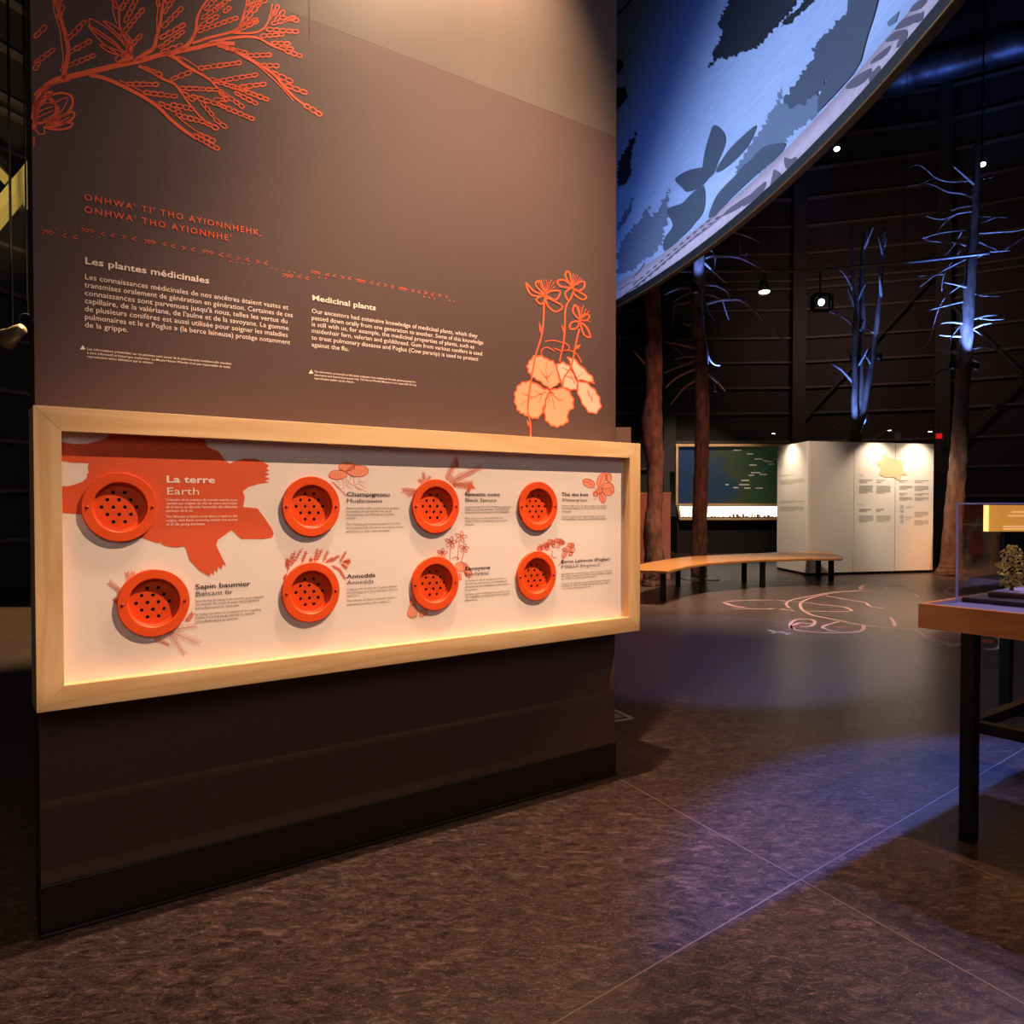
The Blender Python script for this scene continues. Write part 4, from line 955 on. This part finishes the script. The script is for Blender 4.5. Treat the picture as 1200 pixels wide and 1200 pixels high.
tree('bare_tree', 'bare trunk on a steel plate behind the bench, drooping dead branches above', (818.7,676.5), 12.7,
 [(818.7,676.3,18.8),(819.3,647,18.6),(820,608,17),(821.3,560,16.6),(822.5,520,16.2),(823,480,16.4),(822.5,460,16.5),(822,416,15.6),(820,397,14),(817.5,379,15.6),(816.5,361,15.6),(818,342.5,14.7),(819.3,324,13.8),(819.5,306,13.5),(820,280,13),(821,240,12),(822,190,10)],
 [(T2(p), wd) for p, wd in (([(460,240),(540,220),(640,220),(720,240),(790,275),(860,318)],4),([(700,237),(760,238),(805,262)],2.2),([(690,85),(700,200),(740,215),(735,195)],1.8),([(470,-30),(560,20),(655,65),(720,85),(770,105),(815,130)],3),([(465,255),(520,310),(610,390)],4.2),([(500,180),(535,215),(530,300),(510,385)],2),([(465,405),(530,405),(600,435),(625,470),(640,510)],2.6),([(460,465),(520,470),(580,505),(600,560),(622,625)],3),([(470,527),(560,500),(640,495),(700,500),(760,545),(810,590),(840,640),(890,690),(950,730),(1000,790)],4.2),([(470,525),(500,580),(532,628)],2.4),([(485,840),(510,890),(540,915),(575,915)],3),([(485,970),(545,1020),(600,1085)],3),([(395,425),(330,420),(270,435),(215,465)],4.4),([(390,445),(320,480),(270,512)],3),([(390,505),(350,520),(280,535),(270,600),(262,655)],2.8),([(410,805),(330,790),(270,775),(240,775),(215,765)],3.4),([(250,780),(290,820),(335,855)],3),([(410,860),(330,865),(275,880)],3),([(420,880),(340,915),(270,940),(200,968)],3.4),([(405,940),(320,980),(270,1010),(218,1060)],3.4),([(410,1015),(350,1050),(310,1090),(250,1170)],3.2),([(385,655),(350,660),(330,650)],3))],
 M_bark, M_twig, plate=True)
tree('bare_tree', 'clump of blue lit bare stems rising from behind the white partition', (1003.5,661), 14.9,
 [(1003.5,660,15),(1003.5,600,15),(1003.5,540,14),(1003,517,12),(1002.5,505,9)],
 [(T3(p), wd) for p, wd in (([(285,860),(230,800),(170,765)],3.4),([(292,800),(275,740),(260,705)],3),([(308,790),(340,740),(362,695)],2.8),([(292,585),(240,545),(185,520),(130,512)],3),([(295,490),(275,440),(262,400)],3),([(285,410),(240,330),(175,290)],2.2),([(292,355),(262,310),(248,290)],3),([(308,470),(330,420),(352,380)],3),([(325,610),(340,560),(340,545)],2.4),([(385,620),(365,600),(355,580)],2),([(372,770),(350,730)],2.4),([(345,210),(385,112)],3),([(430,240),(412,160)],2.6),([(440,200),(460,125)],2.6),([(425,440),(415,340)],4),([(290,1150),(240,1105),(155,1055)],3.2),([(320,1120),(345,1060),(358,1015)],3.2))],
 M_bark3, M_twig, stems=[([(1002.5,517,0),(1002,490,0),(1001.3,469,-.05),(1002.3,445,-.1),(1001.3,409,-.1),(1002.3,385,-.12),(1003.5,361,-.1),(1001.2,336,-.1),(1000,312,-.1),(999,288,-.1),(997.5,266,-.1)],8,3.2),
  ([(1005,517,.05),(1007.5,480,.1),(1009.5,447,.12),(1008.5,409,.15),(1011,373,.15),(1009.7,336,.18),(1011,300,.2),(1013.3,283,.2),(1015,270,.2)],8,4),
  ([(1004,515,0),(1012,482,.0),(1016,457,.02),(1020.5,433,.05),(1023,409,.05),(1026.6,385,.05),(1029,361,.05),(1031.5,336,.05),(1034,300,.05),(1036.3,268,.05)],8,4)])
tree('bare_tree', 'tallest bare tree with many short side branches, right of the white partition', (1117,672), 13.4,
 [(1115.5,671.5,36),(1115,665,28),(1115,656,23),(1115.5,640,21.5),(1117,610,20.5),(1119.5,580,19.5),(1122,550,18.5),(1124,521.7,18),(1127,463,16),(1129.6,426.7,15.8),(1131,415.7,14.5),(1134.5,355,14.5),(1138,307,12),(1141.5,271,10),(1143.6,222.5,8.5),(1146,164.5,8)],
 [(T4(p), wd) for p, wd in (([(380,275),(330,230),(278,185)],3),([(375,258),(330,258),(250,260),(190,240),(150,205),(110,180),(65,190)],2.2),([(190,240),(120,270),(55,285)],1.6),([(380,345),(330,320),(250,310),(190,280),(140,268)],3),([(365,405),(300,415),(240,440),(190,440),(140,425)],2.6),([(365,378),(310,385),(268,400)],1.7),([(290,420),(235,460),(195,515)],1.6),([(360,575),(270,555),(180,550),(130,535)],2.8),([(130,535),(210,510),(350,495)],2.2),([(320,500),(280,570),(222,635)],2),([(345,632),(250,680),(180,720),(115,772)],2.8),([(315,590),(270,650),(230,720),(222,790)],1.9),([(230,710),(170,715),(100,720)],1.5),([(350,775),(290,760),(225,748)],3),([(325,755),(240,820),(200,890),(175,980),(150,1050),(90,1085)],2.2),([(335,840),(230,865),(120,895)],2.6),([(335,950),(250,942),(180,960),(90,980)],2.6),([(330,1012),(260,1010),(210,1005)],2.6),([(325,1090),(240,1085),(185,1080)],3),([(310,960),(265,1020),(260,1065)],1.8),([(395,245),(440,245),(480,235)],1.6),([(380,430),(450,430),(545,435)],2),([(380,470),(440,450),(490,432)],2),([(380,512),(500,505),(580,500),(640,485)],2.2),([(385,545),(450,575),(512,600)],2.6),([(370,603),(470,600),(550,595)],1.9),([(510,600),(560,570),(640,515)],1.8),([(370,640),(420,615),(462,595)],2.4),([(360,780),(400,742)],2.6),([(365,800),(430,815),(505,815)],2.6),([(355,935),(430,912),(495,908)],2.8),([(390,920),(450,930),(525,928)],2),([(355,985),(420,955),(465,948)],2.6),([(370,975),(440,1020),(505,1055)],2),([(345,1085),(400,1068),(470,1070),(555,1080)],3),([(360,1120),(405,1140),(450,1165)],2))]+
 [(T6([(375,275),(290,315),(225,345),(200,400),(190,430)]),2.6),(T6([(220,385),(172,400)]),1.8)], M_bark3, M_twig)

# ------------------------------------------------------------------ clamp on uplights with blue beams
def uplight(x, y, Y, label, tgt, power, deg):
    p = at_y(x, y, Y)
    r = empty('clamp_uplight', p, 0, label, 'lamp', 'blue uplights clamped to the trees')
    MB().lathe([(.03,-.07),(.05,-.05),(.055,.04),(.047,.04),(.042,-.03)], 16).build('housing', M_blackm, r)
    MB().lathe([(.0005,.02),(.044,.02),(.044,.026),(.0005,.026)], 14).build('lens', M_bbulb, r)
    l = spot('clamp_uplight_lamp', p+V((0,0,.06)), tgt, power, BLUE, deg, .6, .03)
    return r
uplight(1143, 428, 13.08, 'blue uplight clamped low on the right side of the tallest tree', at_y(1139,300,13.3), 700, 74)
uplight(1116.5, 427, 13.08, 'blue uplight clamped low on the left side of the tallest tree', at_y(1138,300,13.35), 560, 74)
uplight(1030, 417, 14.6, 'small round uplight beside the right stem of the tree clump', at_y(1026,330,14.9), 160, 60)
uplight(1000, 517, 14.45, 'blue uplight at the foot of the tree clump', at_y(1007,420,14.9), 520, 60)
uplight(838, 454, 12.72, 'blue uplight on the right of the trunk behind the bench', at_y(826,360,12.76), 230, 60)
uplight(815, 338, 12.3, 'blue uplight high on the trunk behind the bench', at_y(820,260,12.6), 160, 80)

# ------------------------------------------------------------------ map display and far furniture
MY = 19.2
def at_map(x, y): return at_y(x, y, MY)
tlp, brp = at_map(791,520.5), at_map(926,609)
MAPD = empty('map_display', V(((tlp.x+brp.x)/2, MY, 0)), 0, 'large dark satellite map in a pale wood frame with a lit ledge', 'map')
def box_px(name, x0, y0, x1, y1, ya, yb, mt, bevel=0):
    a, b = at_y(x0, y1, MY), at_y(x1, y0, MY); o = MAPD.location
    return MB().box((a.x-o.x, ya, a.z), (b.x-o.x, yb, b.z)).build(name, mt, MAPD, bevel=bevel)
def map_material():
    m, N, L, B = nodes('satellite_map'); tc = N.new('ShaderNodeTexCoord')
    n1 = N.new('ShaderNodeTexNoise'); n1.inputs['Scale'].default_value = .9; n1.inputs['Detail'].default_value = 7; L.new(tc.outputs['Object'], n1.inputs['Vector'])
    sx = N.new('ShaderNodeSeparateXYZ'); L.new(tc.outputs['Object'], sx.inputs[0])
    ma = N.new('ShaderNodeMath'); ma.operation = 'MULTIPLY_ADD'; ma.inputs[1].default_value = .30; ma.inputs[2].default_value = .32; L.new(sx.outputs['X'], ma.inputs[0])
    ad = N.new('ShaderNodeMath'); ad.operation = 'ADD'; L.new(ma.outputs[0], ad.inputs[0]); L.new(n1.outputs['Fac'], ad.inputs[1])
    r = N.new('ShaderNodeValToRGB'); e = r.color_ramp.elements
    e[0].position = .50; e[0].color = (*lin('1b3154'),1); e[1].position = 1.25; e[1].color = (*lin('2c4226'),1)
    q = e.new(.70); q.color = (*lin('24394a'),1); q = e.new(.80); q.color = (*lin('39402c'),1)
    L.new(ad.outputs[0], r.inputs[0]); L.new(r.outputs[0], B.inputs['Base Color']); B.inputs['Roughness'].default_value = .5
    L.new(r.outputs[0], B.inputs['Emission Color']); B.inputs['Emission Strength'].default_value = .25
    return m
box_px('map_board', 794, 523.5, 926, 590, -.02, .02, map_material())
box_px('frame_rail', 791, 520.5, 926, 523.5, -.10, .04, M_ashx); box_px('frame_rail', 794, 590, 926, 593, -.16, .04, M_ashx)
box_px('frame_stile', 791, 523.6, 794, 592, -.10, .04, M_ashz)
box_px('frame_rail', 795, 606.8, 926, 609.2, -.20, .04, M_ashx)
a, b, c, d = at_map(791.5,593), at_map(794.8,609), at_map(797.2,609), at_map(794.2,593); o_ = MAPD.location
MB().add([p-o_+V((0,y,0)) for y in (-.16-.0,.04) for p in (a,b,c,d)], [(0,1,2,3),(7,6,5,4),(0,4,5,1),(1,5,6,2),(2,6,7,3),(3,7,4,0)]).build('frame_stile', M_ashz, MAPD)
tag(box_px('light_ledge', 796.5, 593.3, 926, 606.5, -.02, .03, M_lit), 'white lit ledge under the map')
mb = MB(); random.seed(3)
for i in range(34):
    x = 800+i*3.6+random.uniform(-1,1); h = random.uniform(1.2,4.6)*(1 if i > 14 else .5)
    a, b = at_map(x, 606.5), at_map(x+random.uniform(1,3), 606.5-h); mb.box((a.x-o_.x, -.05, a.z), (b.x-o_.x, -.03, b.z))
M_mlab = mat('white_map_label', 'e8e4d8', .6)
tag(mb.build('ledge_print', mat('grey_treeline_print', '8a7c62', .7), MAPD), 'grey printed tree line')
mb = MB()
for x, y, l in ((859,527.5,8),(875,532,6),(884,538,8),(878,545,7),(896,541,8),(906,538,6),(880,554,9),(890,556,7),(868,563,8),(866,568,10),(872,572,6),(859,571.5,5),(885,572,7),(850,568,3),(900,544,6),(894,540,4),(877,557,5)):
    a, b = at_map(x, y+.7), at_map(x+l*1.2, y-.7); MB().box((a.x-o_.x,-.026,a.z),(b.x-o_.x,-.021,b.z)).build('place_label', M_mlab, MAPD)
mb2 = MB()
for x0,y0,x1,y1,wd in ((893,553,899,547,1.6),(899,548,911,535,1.4),(911,535,926,521,2.0)):
    a, b = at_map(x0,y0), at_map(x1,y1); mb2.bar(a-o_+V((0,-.022,0)), b-o_+V((0,-.022,0)), wd*MY/F, .004, (0,1,0))
tag(mb2.build('river', mat('blue_river_print', '2d8aa6', .6), MAPD), 'light blue river')
tag(MB().box((tlp.x-MAPD.location.x+.05, -.05, 0),(brp.x-MAPD.location.x,.6,.9)).build('cabinet', M_dark, MAPD), 'black base cabinet')

p = at_z(775, 678.5); q = at_y(786, 577, p.y); x0_ = at_y(745, 600, p.y).x
PK = empty('plinth', V((x0_/2+q.x/2, p.y+.3, 0)), 0, 'dusty pink plinth standing behind the gnarled trunk', 'plinth')
MB().box((x0_-PK.location.x, -.3, 0), (q.x-PK.location.x, .3, q.z-.05)).build('body', M_pink, PK)
MB().box((x0_-PK.location.x-.01, -.31, q.z-.05), (q.x-PK.location.x+.01, .31, q.z)).build('top', M_pink, PK, bevel=.006)
q = at_y(739, 501, 13.6); x0_ = at_y(700, 520, 13.6).x
WP = empty('white_board', V(((x0_+q.x)/2, 13.6, 0)), 0, 'white upright panel just showing above the framed panel corner', 'panel')
MB().box((x0_-WP.location.x, -.05, .06), (q.x-WP.location.x, .05, q.z)).build('board', M_white, WP, bevel=.004)
MB().box((x0_-WP.location.x-.05, -.25, 0), (q.x-WP.location.x-.02, .25, .059)).build('foot', M_blackm, WP)

# exit sign on the far wall
e = at_y(1100.5, 511, 18.4)
EX = empty('exit_sign', e, math.radians(-30), 'small red lit exit box on the dark far wall', 'sign')
MB().box((-.065,-.04,-.06),(.065,.04,.06)).build('housing', M_exit, EX, bevel=.006)
MB().bar((0,.0,.061),(0,.0,.5), .02,.02).build('bracket', M_blackm, EX)

# duct, lighting pipe and the lamps on it
a, b = at_y(1036, 92, 16.4), at_y(1290, 22, 14.2)
DU = empty('air_duct', a, 0, 'round metal air duct under the dark ceiling', 'duct')
n = 40; pts = [(a.lerp(b, i/n))-a for i in range(n+1)]
MB().tube(pts, [.36+(.012 if i%4 == 0 else 0) for i in range(n+1)], 24).build('duct_tube', M_duct, DU, smooth=True)
for t in (.25,.7):
    c = a.lerp(b, t)-a; MB().tube([c+V((0,0,.34)), V((c.x,c.y,HW-a.z+.02))], .012, 6).build('hanger', M_blackm, DU)
pp = [at_y(x, y, Y) for x, y, Y in ((700,318.5,14.2),(800,318,14.0),(880,317.5,13.9),(945,317,13.8),(1000,313,13.6),(1060,307.5,13.3),(1105,302.5,13.0),(1160,296,12.6))]
RA = empty('lighting_pipe', pp[3], 0, 'long thin lighting pipe hung across the hall', 'pipe')
MB().tube([p-pp[3] for p in smooth_path(pp, 4)], .028, 10).build('pipe', M_rail, RA, smooth=True)
for i in (1,5): MB().tube([pp[i]-pp[3]+V((0,0,.025)), V((pp[i].x-pp[3].x, pp[i].y-pp[3].y, HW-pp[3].z+.02))], .005, 6).build('cable', M_blackm, RA)
def lamp_head(name, loc, tgt, label, bulb, size, mt, drop=.0, group=None, parts=True):
    r = empty(name, loc, 0, label, 'lamp', group)
    q = (V(tgt)-V(loc)).to_track_quat('-Z','Y').to_matrix()
    s = size
    def L(prof, nm, m_):
        b = MB().lathe(prof, 18); b.v = [q@v for v in b.v]; b.build(nm, m_, r, smooth=True)
    L([(.02*s,.9*s),(.30*s,.85*s),(.38*s,.5*s),(.42*s,.15*s),(.62*s,-.55*s),(.56*s,-.55*s),(.36*s,.1*s)], 'housing', mt)
    L([(.001,-.36*s),(.50*s,-.40*s),(.50*s,-.34*s),(.001,-.30*s)], 'lens', bulb)
    MB().bar((0,0,.3*s),(0,0,drop if drop else .9*s), .02,.02).build('yoke', M_blackm, r)
    return r
lp = at_y(895.5, 337, 13.88)
pz = at_y(897,317.4,13.88).z
lamp_head('spotlight', lp, lp+V((-.05,-.25,-1)), 'lit warm spotlight hanging at the left end of the lighting pipe', M_bulb, .19, M_chrome, pz-lp.z-.02)
lp2 = at_y(961, 354, 13.75); pz = at_y(958.5,316.3,13.75).z
r = lamp_head('spotlight', lp2, lp2+V((.1,-1,-.35)), 'blue glowing floodlight on a rod below the lighting pipe', M_bbulb, .12, M_blackm, pz-lp2.z-.02)
for i, (sx, sz) in enumerate(((-1,0),(1,0),(0,1),(0,-1))):
    c = V((sx*.16, -.08, sz*.14-.03)); MB().box((c.x-(.02 if sx else .13), c.y-.06, c.z-(.02 if sz else .12)), (c.x+(.02 if sx else .13), c.y+.06, c.z+(.02 if sz else .12))).build('barn_door', M_blackm, r)
for x, y, Y, lab in ((980.5,173,15.5,'lit round spotlight high up below the edge of the curved screen'),(1151,191,15.0,'lit round spotlight high up beside the top of the tallest tree')):
    lp = at_y(x, y, Y); lamp_head('ceiling_spotlight', lp, lp+V((-.15,-.5,-.8)), lab, M_bulb, .11, M_blackm, HW-lp.z+.02, 'lit spotlights high under the ceiling')
# lamps at the left edge
lp = at_y(14, 393, 7.6); lamp_head('spotlight', lp, lp+V((-1,.3,-.45)), 'pale spotlight body in the dark left of the brown wall', M_hole, .17, M_brass, .3)
MB().tube([V((0,0,.29)), V((0,0,HW-lp.z+.02))], .012, 6).build('rod', M_blackm, bpy.context.scene.objects[-1].parent if False else [o for o in COL.objects if o.name.startswith('spotlight') and o.type == 'EMPTY'][-1])
lp = at_y(32, 375, 8.4); lamp_head('spotlight', lp, lp+V((.3,-1,-.2)), 'small blue grey spotlight in the dark by the wall edge', M_hole, .11, mat('slate_lamp_paint','4a5068',.5), .2)
MB().tube([V((0,0,.19)), V((0,0,HW-lp.z+.02))], .010, 6).build('rod', M_blackm, [o for o in COL.objects if o.name.startswith('spotlight') and o.type == 'EMPTY'][-1])

# ------------------------------------------------------------------ display table and case on the right
UV, VV = NN.copy(), D.copy()      # the table stands square to the wall
LEG = at_z(1136.5, 986, 0)        # near foot
ZTT, ZTB = .868, .775
LT = 1.5; WT = .95
CO = LEG - UV*.17 - VV*.055; CO.z = 0   # near left corner of the top
TAB = empty('display_table', CO, math.atan2(UV.y, UV.x), 'display table with a cherry wood tray top on black steel legs', 'table')
# local x along UV, local y along VV
def tb(name, lo, hi, mt, bevel=0): return MB().box(lo, hi).build(name, mt, TAB, bevel=bevel)
M_cherryy = wood('warm_cherry_end_wood', 'cf8a4a', 'b36d36', 1, .4, .4)
tb('tray_side', (0,0,ZTB),(LT,.02,ZTT), M_cherry, .002); tb('tray_side', (0,WT-.02,ZTB),(LT,WT,ZTT), M_cherry, .002)
tb('tray_end', (0,.0203,ZTB),(.02,WT-.0203,ZTT), M_cherryy, .002); tb('tray_end', (LT-.02,.0203,ZTB),(LT,WT-.0203,ZTT), M_cherryy, .002)
tag(tb('tray_bottom', (.0203,.0203,ZTB+.045),(LT-.0203,WT-.0203,ZTT-.004), mat('dark_violet_felt','4c4a78',.6)), 'dark tray floor')
for x, y in ((.14,.03),(.14,WT-.10),(LT-.2,.03),(LT-.2,WT-.10)): tb('leg', (x,y,0),(x+.05,y+.05,ZTB-.0005), M_blackm, .003)
for y in (.045,WT-.085): tb('stretcher', (.1905,y,.41),(LT-.2005,y+.04,.45), M_blackm, .002)
tb('stretcher', (.145,.0805,.41),(.185,WT-.1005,.45), M_blackm, .002); tb('stretcher', (LT-.185,.0805,.41),(LT-.145,WT-.1005,.45), M_blackm, .002)
def tw(x, y, z=0): return CO+UV*x+VV*y+V((0,0,z))
CX0, CY0, ZC = .05, .20, ZTT-.0035
CASE = empty('acrylic_case', tw(CX0, CY0, ZC), TAB.rotation_euler.z, 'clear acrylic show case standing in the cherry wood tray', 'show case')
cl, cw, chh, t = LT-.12, WT-.23, 1.247-ZC, .008
for nm, lo, hi in (('glass_side',(0,0,0),(cl,t,chh-t)),('glass_side',(0,cw-t,0),(cl,cw,chh-t)),('glass_end',(0,t+.0003,0),(t,cw-t-.0003,chh-t)),('glass_end',(cl-t,t+.0003,0),(cl,cw-t-.0003,chh-t)),('glass_top',(0,0,chh-t+.0003),(cl,cw,chh))):
    MB().box(lo, hi).build(nm, M_glass, CASE)
e_ = MB()
for x, y in ((0,0),(cl,0),(0,cw),(cl,cw)): e_.bar((x,y,0),(x,y,chh+.001), .007,.007)
for (a, b) in (((0,0),(cl,0)),((0,0),(0,cw)),((cl,0),(cl,cw)),((0,cw),(cl,cw))): e_.bar((*a,chh),(*b,chh), .006,.006)
tag(e_.build('polished_edge', M_gedge, CASE), 'violet shining edges')
BASE = empty('diorama_tray', tw(CX0+.012, CY0+.012, ZC), TAB.rotation_euler.z, 'dark wooden model base inside the acrylic case', 'model base')
MB().box((0,0,0),(cl-.03,cw-.03,.018)).build('plinth', M_blackm, BASE, bevel=.003)
MB().box((.045,.12,.0182),(cl-.2,cw-.08,.036)).build('board', M_walnut, BASE, bevel=.003)
tag(MB().box((.055,.13,.0362),(cl-.21,cw-.09,.039)).build('ground', mat('violet_snow_ground','8a86a8',.8), BASE), 'pale ground of the model')
gp = tw(.16, .415, ZC+.0395)
SHR = empty('model_shrub', gp, 0, 'small golden green model bush on the wooden base in the case', 'model')
MB().tube([(0,0,0),(.004,.002,.05),(0,.006,.11)], [.008,.006,.004], 7).build('stem', M_walnut, SHR)
random.seed(11); mb = MB()
for i in range(420):
    u = random.random(); z = .012+u*.165; rr = .058*math.sin(math.pi*min(1,.14+u*.84))**.6*math.sqrt(random.random()); a = random.uniform(0,6.28); s = random.uniform(.005,.010)
    c = V((rr*math.cos(a), rr*math.sin(a), z)); q = [V((random.uniform(-1,1),random.uniform(-1,1),random.uniform(-1,1))).normalized()*s for _ in range(4)]
    mb.add([c+k for k in q], [(0,1,2),(0,2,3),(0,3,1),(1,3,2)])
mb.build('foliage', M_moss, SHR)
gp = tw(.36, .62, ZC+.0395)
LH = empty('model_lodge', gp, TAB.rotation_euler.z, 'dark model lodge with a pointed roof behind the model bush', 'model')
MB().box((-.05,-.10,0),(.22,.10,.135)).build('body', M_dark, LH)
MB().add([(-.12,-.12,.1355),(.24,-.12,.1355),(.24,.12,.1355),(-.12,.12,.1355),(-.08,0,.165),(.24,0,.185)], [(3,2,1,0),(0,1,5,4),(2,3,4,5),(0,4,3),(1,2,5)]).build('roof', mat('slate_roof','3a4058',.5), LH)

# second table behind; its glowing panel is added to stand for an amber reflection
sp = at_z(1183.5, 838, 0); S0 = sp-UV*.05-VV*.03
TA2 = empty('reading_table', S0, TAB.rotation_euler.z, 'dark table behind the show case carrying the added amber panel', 'table')
MB().box((-.15,-.05,.76),(1.5,.75,.80)).build('tabletop', M_dark, TA2, bevel=.003)
for x, y in ((.0,.0),(1.3,.0),(.0,.64),(1.3,.64)): MB().box((x,y,0),(x+.055,y+.055,.7595)).build('leg', M_blackm, TA2)
ap = at_y(1161, 592, 4.6); aq = at_y(1290, 623, 4.6)
AM = empty('amber_reflection_panel', V(((ap.x+aq.x)/2, 4.62, .801)), 0, 'added glowing panel standing for an amber reflection in the case, with pale lines of text', 'panel')
ax = AM.location.x
MB().box((ap.x-ax,-.0,aq.z-.801),(aq.x-ax,.03,ap.z-.801)).build('face', M_amber, AM)
tag(MB().box((ap.x-ax-.012,-.004,aq.z-.801),(ap.x-ax-.0003,.03,ap.z-.801)).build('reflection_edge', M_amber2, AM), 'bright amber edge')
MB().box((ap.x-ax+.1,.005,0),(aq.x-ax-.1,.028,aq.z-.8012)).build('foot', M_blackm, AM)
mb = MB()
for x0,x1,y in ((1188,1240,600),(1184,1240,604.5),(1178,1240,617),(1178,1236,620)):
    a, b = at_y(x0,y+.7,4.6), at_y(x1,y-.7,4.6); mb.box((a.x-ax,-.003,a.z-.801),(b.x-ax,-.0005,b.z-.801))
tag(mb.build('text_line', M_amtxt, AM), 'pale lines of small print')

# ------------------------------------------------------------------ floor drawings
G = lambda z: (lambda x, y: at_z(x, y, z))
Fk = lambda P: scl(P, 900, 660, 4)
mb = MB()
def frib(P, wd, m_, z=.0012, closed=False):
    Q = smooth_path([at_z(x, y, z) for x, y in P], 5, closed)
    m_.ribbon([(p.x,p.y) for p in Q], max(wd*.8,.034), lambda x, y: V((x,y,z)), closed)
frib(Fk([(690,310),(560,302),(430,288),(300,262),(200,240),(155,210),(160,180),(230,155),(320,138),(430,130),(560,130),(700,138),(830,146)]), .045, mb)
frib(Fk([(100,210),(85,190),(110,172),(170,160),(300,136),(430,128)]), .03, mb)
frib(Fk([(440,125),(435,112),(470,98),(500,104),(530,96),(570,106),(600,100),(640,110),(690,134)]), .07, mb); frib(Fk([(515,100),(545,110),(558,126)]), .05, mb)
frib(Fk([(690,312),(720,330),(780,385),(830,372),(865,388),(910,378),(960,398)]), .05, mb); frib(Fk([(740,320),(860,318),(920,340),(940,362)]), .04, mb)
frib(Fk([(1015,400),(1050,405),(1085,395),(1097,372),(1080,350),(1030,340)]), .06, mb)
frib(Fk([(450,292),(430,320),(300,326),(200,322),(130,312),(112,296),(150,280),(210,285)]), .05, mb); frib(Fk([(350,268),(260,295),(280,312),(330,322)]), .04, mb)
frib(Fk([(110,310),(105,285),(130,265),(190,262),(220,275),(200,295),(150,298)]), .035, mb)
frib(Fk([(20,172),(90,178),(160,182),(260,195),(365,205)]), .02, mb); frib(Fk([(170,225),(280,226),(390,224),(360,205)]), .02, mb); frib(Fk([(270,152),(380,172),(460,186),(475,200),(540,212)]), .02, mb); frib(Fk([(575,255),(590,275),(595,295)]), .02, mb); frib(Fk([(690,140),(705,160)]), .04, mb)
frib(Fk([(880,150),(840,142),(835,125),(860,115),(930,112),(1040,112)]), .06, mb); frib(Fk([(0,212),(60,216),(120,222)]), .02, mb)
frib(scl([(640,1130),(700,1150),(770,1160)], 720, 480, 5), .06, mb); frib(scl([(650,1125),(750,1118),(900,1116),(1000,1118)], 720, 480, 5), .03, mb); frib(scl([(700,1165),(900,1168),(1000,1168)], 720, 480, 5), .02, mb)
FT = mb.build('floor_turtle_drawing', M_fpink); tag(FT, 'large pink line drawing of a turtle on the floor', 'floor drawing')
mr = MB()
frib(Fk([(780,335),(820,355),(880,365),(960,370)]), .03, mr); frib(Fk([(1010,355),(1030,362),(1020,375)]), .12, mr); frib(Fk([(120,300),(140,290),(180,296)]), .04, mr); frib(Fk([(300,300),(360,300),(420,310)]), .03, mr); frib(Fk([(870,140),(850,130),(900,120),(1000,118)]), .03, mr)
mr.build('red_line', M_fred, FT)
mb = MB()
for P in ([(700,848),(741,842)],[(741,842),(719,832),(700,830)],[(700,842),(728,840)],[(728,840),(716,836)],[(900,738),(912,741),(928,742)],[(905,742),(915,740),(924,744)]): frib(P, .02, mb, .0014)
FM = mb.build('floor_marking', M_fwht); tag(FM, 'white line marking on the floor beside the wall corner', 'floor marking')

# ------------------------------------------------------------------ unseen spots with added blades that cut the blue pool and the key beam
def shutter_spot(bl, tgt, c0, c1, away, label, dist=.5):
    TS = empty('unseen_spotlight', bl, 0, label, 'lamp')
    q = (tgt-bl).to_track_quat('-Z','Y').to_matrix(); fw = (tgt-bl).normalized()
    b_ = MB().lathe([(.02,.30),(.11,.28),(.13,.02),(.14,-.10),(.135,-.10),(.11,.26),(.02,.28)], 20); b_.v = [q@v for v in b_.v]; b_.build('housing', M_blackm, TS, smooth=True)
    MB().bar((0,0,.12),(0,0,HW-bl.z+.02), .03,.03).build('rod', M_blackm, TS)
    # the plate's edge lies in the plane through the lamp and the line where the light is cut
    def on(p): return (p-bl)*(dist/(p-bl).dot(fw))
    e0, e1 = on(c0), on(c1)
    vs = [e0, e1, e1+away, e0+away]; vs = vs+[v+fw*.003 for v in vs]
    MB().add(vs, [(0,1,2,3),(7,6,5,4),(0,4,5,1),(1,5,6,2),(2,6,7,3),(3,7,4,0)]).build('added_shutter_blade', M_blackm, TS)
    mid = (e0+e1)/2+away*.9; a_ = mid-fw*(dist-.02)
    MB().bar(a_, mid, .015, .015).bar(a_, mid.normalized()*0+a_*.3, .015, .015).build('blade_arm', M_blackm, TS)
    return TS
c0, c1 = at_z(900,1060), at_z(1200,900); dc = c1-c0
bl = V((4.3, 6.3, 6.6)); tgt = V((2.25, 2.45, 0))
shutter_spot(bl, tgt, c0-dc*1.5, c1+dc*1.0, NN*.8, 'unseen theatre spotlight hung outside the curved screen, with an added blade cutting its light')
spot('theatre_lamp', bl, tgt, 5200, (.06, .19, 1.0), 25, .30, .0015)
kc0 = P0+NN*EF-D*2.0+V((0,0,.70)); kc1 = P0+NN*EF+D*(LW+3.0)+V((0,0,.70))
shutter_spot(V(KEYL), V((-.25, 2.8, 1.9)), kc0, kc1, V((0,0,-.6)), 'unseen theatre spotlight aimed at the framed panel, with an added blade keeping light off the lower wall', .8)

bpy.data.objects.remove(FO); bpy.data.curves.remove(FC)
